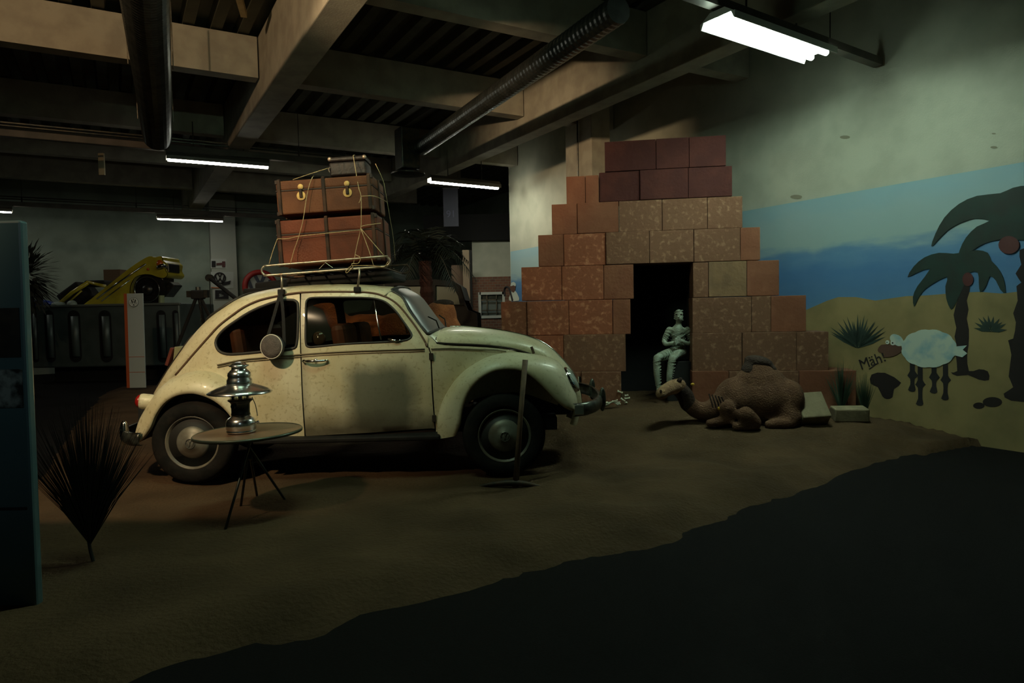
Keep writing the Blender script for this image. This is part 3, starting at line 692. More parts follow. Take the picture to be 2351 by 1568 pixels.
def doorpaint(x0,x1,z0,z1):
    """cream paint with a rubbed-down grey primer patch and a grimy bottom edge"""
    m=carpaint(); m.name='worn_door_paint'; N=m.node_tree.nodes; L=m.node_tree.links; b=N['Principled BSDF']; src=b.inputs['Base Color'].links[0].from_socket
    g=N.new('ShaderNodeNewGeometry'); sp=N.new('ShaderNodeSeparateXYZ'); L.new(g.outputs['Position'],sp.inputs[0])
    nz=N.new('ShaderNodeTexNoise'); nz.inputs['Scale'].default_value=4.5; nz.inputs['Detail'].default_value=7; L.new(g.outputs['Position'],nz.inputs['Vector'])
    def M_(op,a,b_=None,c=None,cl=False):
        n=N.new('ShaderNodeMath'); n.operation=op; n.use_clamp=cl
        for i,v in enumerate((a,b_,c)):
            if v is None: continue
            if isinstance(v,(int,float)): n.inputs[i].default_value=v
            else: L.new(v,n.inputs[i])
        return n.outputs[0]
    wob=M_('MULTIPLY_ADD',nz.outputs['Fac'],.16,-.08)
    X=M_('ADD',sp.outputs['X'],wob); Z=M_('ADD',sp.outputs['Z'],wob)
    def ramp(v,a,bb): return M_('MULTIPLY_ADD',v,1/(bb-a),-a/(bb-a),True)
    def band(v,a,bb,s): return M_('MULTIPLY',ramp(v,a,a+s),M_('SUBTRACT',1,ramp(v,bb-s,bb)))
    patch=M_('MULTIPLY',band(X,x0,x1,.13),band(Z,z0,z1,.12))
    grime=M_('SUBTRACT',1,ramp(Z,.49,.66))
    edge_=M_('SUBTRACT',1,ramp(sp.outputs['X'],-1.64,-1.56))
    edge_=M_('MULTIPLY',edge_,.5)
    mx=N.new('ShaderNodeMixRGB'); L.new(M_('MULTIPLY',patch,.86),mx.inputs[0]); L.new(src,mx.inputs[1]); mx.inputs[2].default_value=(.085,.10,.075,1)
    mx2=N.new('ShaderNodeMixRGB'); L.new(M_('MULTIPLY',M_('MAXIMUM',grime,edge_),.85),mx2.inputs[0]); L.new(mx.outputs[0],mx2.inputs[1]); mx2.inputs[2].default_value=(.05,.042,.028,1)
    L.new(mx2.outputs[0],b.inputs['Base Color']); return m
GUT=[(403,862,.40),(441,818,.46),(471,784,.49),(502,750,.51),(532,726,.52),(563,705,.53),(597,690,.54),(641,680,.545),(689,673,.55),(743,671,.55),(801,671,.55),(849,673,.545),(879,680,.545),(903,692,.55),(922,709,.56),(941,733,.575),(958,756,.59),(975,784,.615),(981,797,.63)]
BELT=[(395,872,.42),(440,857,.50),(468,845,.545),(509,835,.585),(556,826,.62),(607,821,.65),(689,814,.675),(760,809,.685),(850,805,.685),(978,801,.65),(1038,800,.60),(1089,802,.54),(1140,804,.47),(1164,807,.44),(1250,830,.35),(1310,870,.25)]
G3=[cpt(*g) for g in GUT]; B3=[cpt(*g) for g in BELT]
zg=[(p.x,p.z) for p in G3]; wg=[(p.x,YCAR-p.y) for p in G3]; zb=[(p.x,p.z) for p in B3]; wb=[(p.x,YCAR-p.y) for p in B3]
def sideW(x,z):
    W=interp(x,wb); Zb=interp(x,zb); Zg=interp(x,zg); Wg=interp(x,wg)
    if z<=Zb: return W+.018*sin(pi*min(1,(Zb-z)/.6))
    if x>G3[-1].x: return W-(z-Zb)*.45
    if Zg>Zb+.03: return W+(Wg-W)*min(1.15,((z-Zb)/(Zg-Zb)))**1.5
    return W-(z-Zb)*.3
def tr2(px,py):
    w_=.66
    for _ in range(5):
        p=at(px,py,YCAR-w_); w_=sideW(p.x,p.z)
    return (p.x,p.z)
def trace(L_,closed=True,n=3):
    P=[tr2(*p) for p in L_]; return [(v[0],v[1]) for v in catmull([(p[0],p[1],0) for p in P],n,closed)]
car=thing('car','old cream rounded two-door car standing in the sand under stacked luggage','car',(-1.26,YCAR,.1))
def L3(side,off=0): return lambda x,z: Vector((x,YCAR-side*(sideW(x,z)+off),z))
QW=trace([(495,787),(502,805),(522,813),(556,812),(607,807),(668,801),(681,790),(684,745),(684,702),(679,692),(668,689),(641,691),(607,702),(573,717),(543,736),(519,753),(502,770)])
DW=trace([(702,740),(702.5,699),(706,688.5),(716,684),(743,683),(794,683),(845,684),(873,688.5),(890,697),(910,716),(927,739.5),(941,760),(945,770),(941,777),(927,782),(879.5,785.5),(794,789.5),(726,796),(709,796),(702.5,787)])
def curve(pts,n=6): return [(p[0],p[1]) for p in catmull([(*tr2(*q),0) for q in pts],n)]
gutc=[(g[0],g[1]) for g in GUT]
top_rear=curve(gutc[0:8]+[(688,673)]); 
quarter=top_rear+curve([(689,673),(689,804),(693,906),(699,1003)])[1:]+curve([(590,1008),(480,1000),(390,960),(372,905)],3)
hinge=[(984,801),(988,821),(992,906),(998,984)]
doorP=curve([(692,673)]+gutc[9:]+hinge)+curve([(990,983),(704,1001)],2)+curve([(702,998),(696,906),(692,804),(692,675)])[:-1]
frontP=curve([(987,800),(984,785),(982,770),(996,782),(1004,790),(1038,794),(1089,796),(1140,800),(1188,808),(1240,830),(1290,870),(1300,905)])+curve([(1280,930),(1180,900),(1060,930),(1040,996),(1001,1000)],3)+curve([(1001,985),(995,906),(991,821),(987,803)])[:-1]
dx0=tr2(785,900)[0]; dx1=tr2(972,900)[0]; dz0=tr2(880,1015)[1]; dz1=tr2(880,822)[1]
dpaint=doorpaint(dx0,dx1,dz0,dz1)
rubber=mat('window_rubber',(.02,.019,.016),.6); gapm=mat('panel_gap_dark',(.02,.013,.009),.9)
cglass=glassmat('car_glass',(.5,.52,.46),.0,.12,.4,.08); wsglass=glassmat('dusty_windscreen',(.34,.36,.28),.1,.4,.35)
def ringpath(P,side,off): 
    f=L3(side,off); return [f(*p) for p in P]
# dark inner shell: continuous side behind the gaps
full=curve(gutc[0:])+curve(hinge+[(1000,1003)])+curve([(995,1003),(700,1006),(590,1010),(480,1000),(390,960),(372,905)],3)
for side in (1,-1):
    flatten(full,[QW,DW],.07,L3(side,-.014)).build('inner_shell',gapm,car,smoothed=True)
    flatten(quarter,[QW],.05,L3(side)).build('quarter_panel',paint,car,smoothed=True,solid=0)
    door=flatten(doorP,[DW],.05,L3(side,.004)).build('door',dpaint if side==1 else paint,car,smoothed=True)
    if side==1: door['label']='door with rubbed grey patch and grimy lower edge'
    flatten(frontP,[],.05,L3(side)).build('cowl_side_panel',paint,car,smoothed=True)
    MB().tube(ringpath(QW,side,-.002),.012,6,closed=True).build('window_seal',rubber,car,smoothed=True)
    MB().tube(ringpath(DW,side,.002),.009,6,closed=True).build('window_seal',rubber,car,smoothed=True)
    flatten(QW,[],.08,L3(side,-.008)).build('window_pane',cglass,car,smoothed=True,fix=False)
    m=flatten(DW,[],.08,L3(side,-.006))
    m.build('window_pane',cglass,door,smoothed=True,fix=False)
    a=tr2(859,690); b=tr2(875,780); f=L3(side,.004)
    MB().tube([f(lerp(a[0],b[0],t),lerp(a[1],b[1],t)) for t in (0,.33,.66,1)],.006,6).build('vent_bar',chrome,door,smoothed=True)
    g=L3(side,.010)
    gc=curve(gutc[0:19]); m=MB().tube([Vector((x,YCAR-side*(sideW(x,z)+.004),z+.004)) for x,z in gc],.0085,6); m.build('rain_gutter',mat('gutter_grime',(.10,.055,.03),.7),car,smoothed=True)
    bl=curve([(500,838),(556,826),(607,821),(689,814),(760,809),(850,805),(975,801)]); m=MB().tube([L3(side,.008)(x,z) for x,z in bl],.0055,6); m.tube([L3(side,.006)(x,z-.018) for x,z in bl],.004,5); m.build('belt_moulding',mat('moulding_worn',(.16,.13,.08),.5,.4),car,smoothed=True)
    bl=curve([(990,801),(1038,800),(1089,802),(1140,804),(1162,807)]); MB().tube([L3(side,.006)(x,z) for x,z in bl],.005,6).build('belt_moulding',MATS['moulding_worn'],car,smoothed=True)
    # door handle
    a=tr2(700,829); b=tr2(752,827); h=L3(side,.0)
    pa_=h(*a); pb_=h(*b); o=Vector((0,-side,0))
    m=MB(); m.tube(catmull([pa_+o*.02,pa_.lerp(pb_,.2)+o*.045,pa_.lerp(pb_,.6)+o*.05,pb_+o*.028],4),[.011]*4+[.012]*4+[.009]*4+[.008],8)
    m.tube([pa_,pa_+o*.03],.014,8); m.tube([pb_,pb_+o*.03],.009,8); m.lathe([(.017,0),(.019,.006),(.012,.012)],pa_.lerp(pb_,.5)-Vector((0,0,.0))+o*.002,o,14); m.build('door_handle',chrome,door,smoothed=True)
    # hinges
    for hy in (818,960):
        q=L3(side,.008)(*tr2(990 if hy<900 else 997,hy)); MB().box(q,(.03,.02,.05)).build('hinge',gapm,door)
    # side mirror stub base (broken off mirror)
    q=tr2(905,781); p=L3(side,.02)(*q); MB().tube([p+Vector((-.045,0,.012)),p+Vector((.01,0,-.004)),p+Vector((.05,0,0))],[.007,.011,.005],8).build('vent_catch',chrome,door,smoothed=True)
# roof
CP=[(372,905),(403,850),(440,800),(470,764),(500,733),(530,708),(565,687),(610,671),(660,661),(710,656),(760,653.5),(815,653),(860,655),(890,657.5),(930,661)]
cpc=resample(catmull([cpt(x,y,0) for x,y in CP],6),60)
gl=resample(catmull(G3[:13],6),60)
def section(g,c,n=10,th0=0,p=1.0):
    out=[]; w_=YCAR-g.y
    for i in range(n+1):
        th=lerp(th0,pi/2,i/n); s_=sin(th)**p; out.append(Vector((g.x+(c.x-g.x)*s_,YCAR-w_*cos(th)**.85,g.z+(c.z-g.z)*s_)))
    return out
def full_rows(sec): return sec+[Vector((p.x,2*YCAR-p.y,p.z)) for p in reversed(sec[:-1])]
rows_=[full_rows(section(g,c)) for g,c in zip(gl,cpc)]
# rear window opening: leave it in the roof skin as inset pane
roofm=MB(); roofm.grid(rows_); roofm.build('roof',paint,car,smoothed=True)
# rear window (dark oval pane just proud) and engine lid seam
def onroof(s,v):  # s along 0..59, v 0..20
    i=int(s); j=int(v); i=min(i,58); j=min(j,19); fs,fv=s-i,v-j
    a=rows_[i][j].lerp(rows_[i+1][j],fs); b=rows_[i][j+1].lerp(rows_[i+1][j+1],fs); return a.lerp(b,fv)
rw=[(24+6*cos(t)*(1),10+5.2*sin(t)) for t in [2*pi*k/28 for k in range(28)]]
nrm=Vector((-.6,0,.8))
flatten(rw,[],1.2,lambda s,v: onroof(s,v)+nrm*.006).build('rear_window',cglass if False else mat('rear_glass_dark',(.02,.025,.022),.08,spec=.8),car,smoothed=True)
MB().tube([onroof(*p)+nrm*.006 for p in rw],.012,6,closed=True).build('window_seal',rubber,car,smoothed=True)
el=[(1,5),(6,4.4),(12,5),(15,7),(15.5,10),(15,13),(12,15),(6,15.6),(1,15)]
MB().tube([onroof(p[0],p[1])+Vector((-.004,0,.002)) for p in catmull([(a,b,0) for a,b in el],4)],.005,5).build('engine_lid_seam',gapm,car)
# windscreen, A pillar
E=[(YCAR-.0,)]; 
lastsec=section(gl[-1],cpc[-1],12)
e_top=section(gl[-1],cpc[-1],1,math.acos(.84))[0]
Epts=[e_top,cpt(924,684,.50),cpt(937,712,.53),cpt(957,740,.56),cpt(981,767,.60)]
Ecurve=resample(catmull(Epts,6),16)
Cw=resample(catmull([cpc[-1],cpt(947,670,0),cpt(965,684,0),cpt(985,710,0),cpt(1002,734,0),cpt(1018,754,0)],6),16)
wrows=[full_rows(section(e,c,8)) for e,c in zip(Ecurve,Cw)]
m=MB(); m.grid([r for r in wrows]); m.build('windscreen',wsglass,car,smoothed=True,fix=False)
m=MB(); border=[wrows[0][i] for i in range(17)]+[wrows[i][16] for i in range(1,16)]+[wrows[15][i] for i in range(15,-1,-1)]+[wrows[i][0] for i in range(14,0,-1)]
m.tube(border,.014,6,closed=True); m.build('window_seal',rubber,car,smoothed=True)
Gp=resample(catmull(G3[12:],6),16)
for side in (1,-1):
    m=MB(); rr=[]
    for g,e in zip(Gp,Ecurve):
        a=Vector((g.x,YCAR-side*(YCAR-g.y),g.z)); b=Vector((e.x,YCAR-side*(YCAR-e.y),e.z)); mid=a.lerp(b,.5)+Vector((.008,-side*.014,.01)); rr.append([a,mid,b])
    m.grid(rr); m.build('windscreen_pillar',paint,car,smoothed=True)
# header fill between roof last section and windscreen top
m=MB(); sec=full_rows(section(gl[-1],cpc[-1],12)); m.tube(sec,.013,6); m.build('roof_lip',paint,car,smoothed=True)
# cowl and hood
HS=[(1000,786,.575),(1038,789,.55),(1089,791,.50),(1140,795,.445),(1188,803,.395),(1235,820,.345),(1278,850,.29),(1305,882,.24),(1318,905,.20)]
HC=[(1022,753),(1038,751.5),(1072,752),(1106,755),(1140,759),(1174,765),(1208,773),(1242,786),(1269,804),(1286,821),(1303,840),(1317,860),(1327,884),(1333,905)]
hs=resample(catmull([cpt(*p) for p in HS],6),34); hc=resample(catmull([cpt(x,y,0) for x,y in HC],6),34)
hrows=[full_rows(section(g+Vector((0,0,.006)),c+Vector((0,0,.004)),9,0,.9)) for g,c in zip(hs,hc)]
m=MB(); m.grid(hrows); m.build('bonnet',paint,car,smoothed=True)
m=MB(); 
for sd in (0,18): m.tube([r[sd]+Vector((0,0,-.007)) for r in hrows],.006,5)
m.tube([p+Vector((-.005,0,-.004)) for p in hrows[0]],.006,5); m.build('bonnet_seam',gapm,car)
cowl_back=wrows[-1]; cfront=resample(hrows[0],17)
m=MB(); m.grid([[p+Vector((0,0,-.004)) for p in cowl_back],[a.lerp(b,.5)+Vector((0,0,.004)) for a,b in zip(cowl_back,cfront)],[p+Vector((.02,0,-.012)) for p in cfront]]); m.build('cowl',paint,car,smoothed=True)
# filler between cowl corner and side panel
for side in (1,-1):
    a=cowl_back[0]; b=cfront[0]; q1=L3(1,0)(*tr2(984,798)); q2=L3(1,0)(*tr2(1004,793)); mm=lambda v: Vector((v.x,YCAR-side*(YCAR-v.y),v.z))
    MB().add([mm(a),mm(b),mm(q2),mm(q1)],[(0,1,2,3)]).build('cowl_corner',paint,car)
# wipers
for yy,s_ in ((.28,1),(-.22,1)):
    p=wrows[-1][8].copy(); base=Vector((p.x+.03 - abs(yy)*.12,YCAR-yy,p.z-.0)); tip=wrows[11][4 if yy>0 else 11]+Vector((.02,0,.015))
    MB().tube([base,base.lerp(tip,.5)+Vector((.02,0,.02)),tip],.006,5).build('wiper',black,car)
# luggage-lid trim strip down bonnet
MB().tube([r[9]+Vector((0,0,.006)) for r in hrows[1:]],.006,6).build('bonnet_strip',chrome,car,smoothed=True)
MB().box(hrows[30][9]+Vector((.03,0,.0)),(.03,.03,.06)).build('bonnet_handle',chrome,car,bevel=.008)
# nose apron + belly
nose=hrows[-1]; m=MB(); m.grid([nose,[Vector((p.x+.01,p.y*1.0,p.z-.10)) for p in nose],[Vector((p.x-.04,p.y,p.z-.26)) for p in nose]]); m.build('front_apron',paint,car,smoothed=True)
rp=rows_[0]; m=MB(); m.grid([rp,[p+Vector((-.03,0,-.12)) for p in rp],[p+Vector((.02,0,-.25)) for p in rp]]); m.build('rear_apron',paint,car,smoothed=True)
# fenders
def fender(outer,lip,side,name):
    O=resample(catmull([cpt(*p) for p in outer],5),40); Lp=resample(catmull([cpt(*p) for p in lip],5),40); rr=[]
    for o,l in zip(O,Lp):
        row=[]; ow=YCAR-o.y; lw=YCAR-l.y
        row.append((lerp(l.x,o.x,-.03),lw-.035,lerp(l.z,o.z,-.03))); row.append((l.x,lw-.006,l.z))
        for k in range(9):
            th=pi/2*k/8; row.append((l.x+(o.x-l.x)*sin(th)**1.0,ow+(lw-ow)*cos(th),l.z+(o.z-l.z)*sin(th)))
        row.append((lerp(o.x,l.x,.10),ow-.12,lerp(o.z,l.z,.10))); row.append((lerp(o.x,l.x,.3),max(.08,ow-.26),lerp(o.z,l.z,.3)))
        rr.append([Vector((a,YCAR-side*b,c)) for a,b,c in row])
    m=MB(); m.grid(rr); ob=m.build(name,paint,car,smoothed=True)
    # dark wheel housing lining
    m=MB(); m.grid([[r[1],Vector((r[1].x,YCAR-side*.38,r[1].z+.02))] for r in rr]); m.build('wheel_housing',blackmat,ob)
    return rr
RO=[(308,1016,.70),(311,995,.68),(323,961,.64),(340,933,.61),(358,908,.585),(372,889,.575),(393,872,.575),(420,858.6,.58),(447,851.8,.585),(471,851,.595),(495,857,.61),(519,871,.63),(543,896,.65),(568,940,.67),(583,974,.68),(590,1006,.685)]
RL=[(316,1017,.71),(330,1003,.735),(345,981,.75),(356,954,.76),(374,928,.765),(398,911,.77),(427,904,.77),(454,905.5,.77),(485,917,.77),(509,934,.77),(529,956,.765),(543,980,.76),(553,1008,.745)]
FO=[(1006,1007,.69),(1003,977,.685),(1007,947,.675),(1018,916,.66),(1035,886,.64),(1058,858,.62),(1089,835,.59),(1123,818,.57),(1157,810,.55),(1191,809,.54),(1225,813,.53),(1256,819,.52),(1281,830,.51),(1298,850,.51),(1312,878,.52),(1324,910,.54),(1326,940,.56)]
FL=[(1046,1001,.74),(1056,974,.755),(1060,947,.76),(1069,916,.765),(1084,889,.77),(1107,867,.77),(1133,853,.77),(1160,848.5,.77),(1191,850,.77),(1215,861,.77),(1239,880,.765),(1264,906,.76),(1284,926,.745),(1303,940,.72),(1322,944,.68)]
for side in (1,-1):
    rf=fender(RO,RL,side,'rear_fender'); ff=fender(FO,FL,side,'front_fender')
    # running board
    a=cpt(580,1006,.74); b=cpt(1010,996,.74); ya=YCAR-side*.55; yb=YCAR-side*.75
    m=MB(); m.hexa([Vector((a.x,ya,a.z-.05)),Vector((b.x,ya,b.z-.05)),Vector((b.x,yb,b.z-.05)),Vector((a.x,yb,a.z-.05))],[Vector((a.x,ya,a.z+.005)),Vector((b.x,ya,b.z+.005)),Vector((b.x,yb,b.z-.01)),Vector((a.x,yb,a.z-.01))])
    m.build('running_board',black,car,bevel=.012)
    # head lamp
    hcx=cpt(1308,872,.52); hcx=Vector((hcx.x+.012,YCAR-side*.50,hcx.z)); n=Vector((.86,-side*.12,.50)).normalized()
    m=MB(); m.lathe([(.085,-.10),(.108,-.02),(.112,.008),(.104,.018),(.098,.012)],hcx,n,28,cap=False); hl=m.build('headlamp',chrome,car,smoothed=True)
    MB().lathe([(.099,.010),(.09,.024),(.06,.036),(.02,.040),(.001,.041)],hcx,n,28,cap=False).build('lamp_glass',mat('headlamp_glass',(.30,.34,.30),.1,spec=.8),hl,smoothed=True)
    # tail lamp
    tcx=cpt(337,922,.60); tcx=Vector((tcx.x,YCAR-side*.60,tcx.z)); n=Vector((-.93,-side*.2,.12)).normalized()
    tl=MB().lathe([(.05,-.10),(.06,-.03),(.062,.03),(.058,.045)],tcx,n,20).build('tail_lamp',paint,car,smoothed=True)
    MB().lathe([(.054,.040),(.05,.062),(.03,.078),(.002,.084)],tcx,n,20).build('red_lens',mat('red_lens',(.25,.01,.008),.2,spec=.7),tl,smoothed=True)
    # indicator stub on fender top
    q=cpt(1222,806,.56); q=Vector((q.x,YCAR-side*.56,q.z)); MB().tube([q+Vector((.012,0,-.02)),q+Vector((-.006,0,.035))],.011,8).build('indicator_stub',rust_shade,car)
# bumpers
def bumper(pts,zc,name,h=.05):
    P=catmull([Vector(p) for p in pts],6); full_=P+[Vector((p.x,2*YCAR-p.y,p.z)) for p in reversed(P[:-1])]
    m=MB(); rr=[]
    for i,p in enumerate(full_):
        a=full_[max(0,i-1)]; b=full_[min(len(full_)-1,i+1)]; t=(b-a).normalized(); n=t.cross(UP).normalized(); 
        if (p-Vector((-1.26,YCAR,p.z))).dot(n)<0: n=-n
        rr.append([p+UP*h*sin(u)+n*.028*cos(u)-n*.01 for u in [radians(q) for q in (-110,-80,-50,-20,20,50,80,110)]])
    m.grid(rr); return m.build(name,mat('grimy_chrome',(.09,.10,.085),.35,.7,col2=(.03,.026,.02),scale=14),car,smoothed=True,solid=.004)
z0=cpt(1335,938,.72)
fb=bumper([(z0.x-.06,YCAR-.775,z0.z-.005),(z0.x+.05,YCAR-.72,z0.z),(z0.x+.15,YCAR-.55,z0.z+.005),(z0.x+.20,YCAR-.30,z0.z+.01),(z0.x+.215,YCAR,z0.z+.01)],0,'front_bumper')
MB().box((z0.x-.025,YCAR-.79,z0.z),(.07,.012,.075)).build('bumper_end_cap',mat('bumper_end_silver',(.6,.62,.56),.25,.9),fb,bevel=.01)
for sd in (1,-1):
    p=Vector((z0.x+.21,YCAR-sd*.36,z0.z+.02)); MB().ell(p,(.03,.03,.10)).build('overrider',MATS['grimy_chrome'],fb,smoothed=True)
z1=cpt(300,1005,.68)
rbm=bumper([(z1.x+.12,YCAR-.765,z1.z),(z1.x+.01,YCAR-.73,z1.z),(z1.x-.13,YCAR-.55,z1.z),(z1.x-.19,YCAR-.28,z1.z),(z1.x-.21,YCAR,z1.z)],0,'rear_bumper')
for sd in (1,-1): p=Vector((z1.x-.08,YCAR-sd*.62,z1.z+.03)); MB().ell(p,(.035,.035,.10)).build('overrider',chrome,rbm,smoothed=True)
# wheels
tyrem=mat('tyre_rubber',(.006,.006,.005),.9,spec=.2,col2=(.012,.010,.008),scale=12,bump=.2); rimm=mat('wheel_cream_dirty',(.16,.14,.10),.5,col2=(.06,.055,.045),scale=6,lo=.35,hi=.6); rimblk=mat('wheel_black_face',(.018,.018,.016),.6)
capm=mat('hub_cap_dull_chrome',(.22,.22,.18),.5,.4,col2=(.13,.11,.08),scale=7)
def wheel(px,py,side,steer=0,capm_=capm):
    c=cpt(px,py,.65); c=Vector((c.x,YCAR-side*.65,c.z)); ax=Vector((sin(steer),-side*cos(steer),0))
    m=MB(); m.lathe([(.20,-.075),(.24,-.082),(.29,-.080),(.315,-.062),(.325,-.03),(.326,0),(.325,.03),(.315,.062),(.29,.080),(.24,.082),(.205,.070),(.20,.055),(.20,-.06)],c,ax,48,cap=False)
    ty=m.build('tyre',tyrem,car,smoothed=True)
    m=MB(); m.lathe([(.212,.064),(.207,.074),(.200,.070),(.190,.052),(.178,.044)],c,ax,40,cap=False); m.build('rim_flange',rimm,ty,smoothed=True)
    m=MB(); m.lathe([(.19,.052),(.178,.036),(.150,.040),(.135,.046),(.11,.05),(.02,.05)],c,ax,40); m.build('rim_disc',rimblk,ty,smoothed=True)
    m=MB(); m.lathe([(.128,.046),(.126,.056),(.115,.068),(.085,.084),(.05,.092),(.045,.098),(.002,.10)],c,ax,36,cap=False); m.build('hub_cap',capm_,ty,smoothed=True)
    u=Vector((cos(steer),side*sin(steer),0)) if side==1 else Vector((-cos(steer),0,0)); u=UP.cross(ax).normalized()
    m=MB(); emblem(m,c+ax*.102,u,UP,.036,.006,.004); m.build('hub_emblem',mat('emblem_grey',(.2,.2,.17),.4,.7),ty)
    m=MB()
    for k in range(10):
        a=2*pi*k/10; m.box(c+ax*.045+(u*cos(a)+UP*sin(a))*.16,(.03,.006,.012),Matrix((u*cos(a)+UP*sin(a),ax,-u*sin(a)+UP*cos(a))).transposed())
    m.build('rim_slot',blackmat,ty)
for side in (1,-1):
    wheel(450,1013,side); wheel(1157,997,side,.10)
# belly and interior
m=MB(); m.box((-1.25,YCAR,.47),(3.2,1.02,.10)); m.build('floor_pan',blackmat,car)
m=MB(); m.box((-2.95,YCAR,.55),(.35,.7,.3)); m.build('under_body',blackmat,car,bevel=.04); MB().box((.25,YCAR,.62),(.5,.5,.25)).build('under_body',blackmat,car,bevel=.04)
m=MB(); 
for wx in (-2.46,-.063): m.tube([(wx,YCAR-.6,.42),(wx,YCAR+.6,.42)],.03,8)
m.build('axle',darksteel,car)
leather=mat('seat_leather_rust',(.16,.045,.02),.6,col2=(.09,.025,.012),scale=5)
def seat(x,yy,wd):
    m=MB(); R=Matrix.Rotation(-.12,3,'Y')
    m.box((x,yy,.74),(.50,wd,.16)); s_=m.build('seat_cushion',leather,car,bevel=.05)
    MB().box((x-.25,yy,1.05),(.12,wd,.52),R).build('backrest',leather,s_,bevel=.05)
seat(-1.12,YCAR-.30,.46); seat(-1.12,YCAR+.30,.46); seat(-1.95,YCAR,1.0)
m=MB(); m.box((-.66,YCAR,1.0),(.08,1.05,.22)); m.build('dashboard',paint,car,bevel=.02)
sc=Vector((-.90,YCAR+.30,1.12)); m=MB(); ax=Vector((-.85,0,.5)).normalized(); u=ax.orthogonal().normalized(); v=ax.cross(u)
m.tube([sc+(u*cos(a)+v*sin(a))*.19 for a in [2*pi*k/24 for k in range(24)]],.011,6,closed=True); m.tube([sc+u*.18,sc-u*.18],.008,6); m.tube([sc,sc-ax*.3],.018,8); m.build('steering_wheel',black,car,smoothed=True)
# round work lamp seen through the door glass
wl=L3(1,-.09)(*tr2(724,778)); t=thing('work_lamp','round glass work lamp on the seat behind the door window','lamp',wl-Vector((0,0,.06)))
MB().lathe([(.03,-.06),(.05,-.03),(.055,0),(.05,.004)],wl,(0,-1,.1),20).build('lamp_bowl',dullmetal,t,smoothed=True)
MB().lathe([(.05,.004),(.035,.014),(.002,.02)],wl,(0,-1,.1),20,cap=False).build('lamp_glass',mat('work_lamp_glass',(.07,.045,.03),.12),t,smoothed=True)
# ------------------------------------------------------------------ ROOF RACK
rackm=mat('rack_tube_metal',(.45,.42,.33),.35,.8,col2=(.22,.13,.07),scale=14,lo=.5,hi=.75)
rk=thing('roof_rack','metal tube roof rack clamped to the car roof under the trunks','roof rack',cpt(745,640,0))
YR=.52
def rloop(yw):
    P=[cpt(x,y,YR) for x,y in ((614,610),(700,603),(790,596),(881,588.5),(889,590.5),(893.5,595),(895,600),(893,606),(888,610),(880,612),(790,618.5),(700,625.5),(614,632),(607,630.5),(602.5,626.5),(601,621),(602.5,615.5),(607,611.5))]
    return [Vector((p.x,YCAR-yw,p.z)) for p in catmull(P,3,True)]
for yw in (.52,-.52): MB().tube(rloop(yw),.0085,8,closed=True).build('side_rail',rackm if yw>0 else rust_shade,rk,smoothed=True)  # far rail takes the darker brown in place of shade behind the load
rl=rloop(.52); zl=lambda x: interp(x,[(cpt(612,632,YR).x,cpt(612,632,YR).z),(cpt(884,611,YR).x,cpt(884,611,YR).z)])
xa=cpt(604,632,YR).x; xb=cpt(890,611,YR).x
for t_ in (.06,.25,.42,.58,.75,.94):
    x=lerp(xa,xb,t_); MB().tube([(x,YCAR-.52,zl(x)),(x,YCAR+.52,zl(x))],.008,6).build('cross_bar',rust_shade,rk)  # bars coloured dark to stand for shade under the trunks
for yy in (-.3,-.1,.1,.3): MB().tube([(xa+.05,YCAR+yy,zl(xa)+.014),(xb-.05,YCAR+yy,zl(xb)+.014)],.007,6).build('slat_bar',rust_shade,rk)
for (x0,y0,x1,y1) in ((645,630,647,668),(825,616,821,662)):
    for sd in (1,-1):
        a=cpt(x0,y0,YR); b=cpt(x1,y1,.545); a=Vector((a.x,YCAR-sd*.52,a.z)); b=Vector((b.x,YCAR-sd*.548,b.z))
        lg=MB().tube([a,a.lerp(b,.3)+Vector((.006,0,0)),b],.009,8).build('support_leg',rackm,rk,smoothed=True)
        MB().box(b+Vector((0,-sd*.008,-.01)),(.055,.035,.045)).build('gutter_clamp',black,lg,bevel=.008)
for x0 in (720,763):
    a=cpt(x0,617,.51) ; 
m=MB(); a=cpt(733,617,.52); b=cpt(747,603,.52); c2=cpt(764,615,.52); m.tube([a,b,c2],.0018,5); m.build('wire_brace',rackm,rk)
# ------------------------------------------------------------------ LUGGAGE
p0=cpt(655,640,.30); p1=cpt(905,640,.30); zt_=cpt(745,622,.52).z
tag(MB().box(((p0.x+p1.x)/2,YCAR+.02,zt_-.055),(p1.x-p0.x,.62,.075),Matrix.Rotation(-.05,3,'Y')).build('folded_tarpaulin',blackmat,bevel=.02),'black folded tarpaulin between the roof rack and the car roof','tarpaulin')
TL=.050   # nose-up lean of the load
RT=Matrix.Rotation(-TL,3,'Y')
trunkm=mat('trunk_red_brown',(.15,.040,.018),.7,spec=.25,col2=(.095,.026,.012),scale=4,detail=8,bump=.25,bscale=60)
trunkm2=mat('trunk_brown',(.14,.052,.022),.7,spec=.25,col2=(.09,.032,.014),scale=4,detail=8,bump=.25,bscale=60)
slatm=mat('trunk_dark_slat',(.016,.009,.006),.7,spec=.3,col2=(.06,.026,.012),scale=9); brass=mat('brass',(.40,.28,.09),.5,.5,col2=(.3,.2,.07),scale=20); edgem=mat('trunk_edge_leather',(.025,.012,.007),.7)
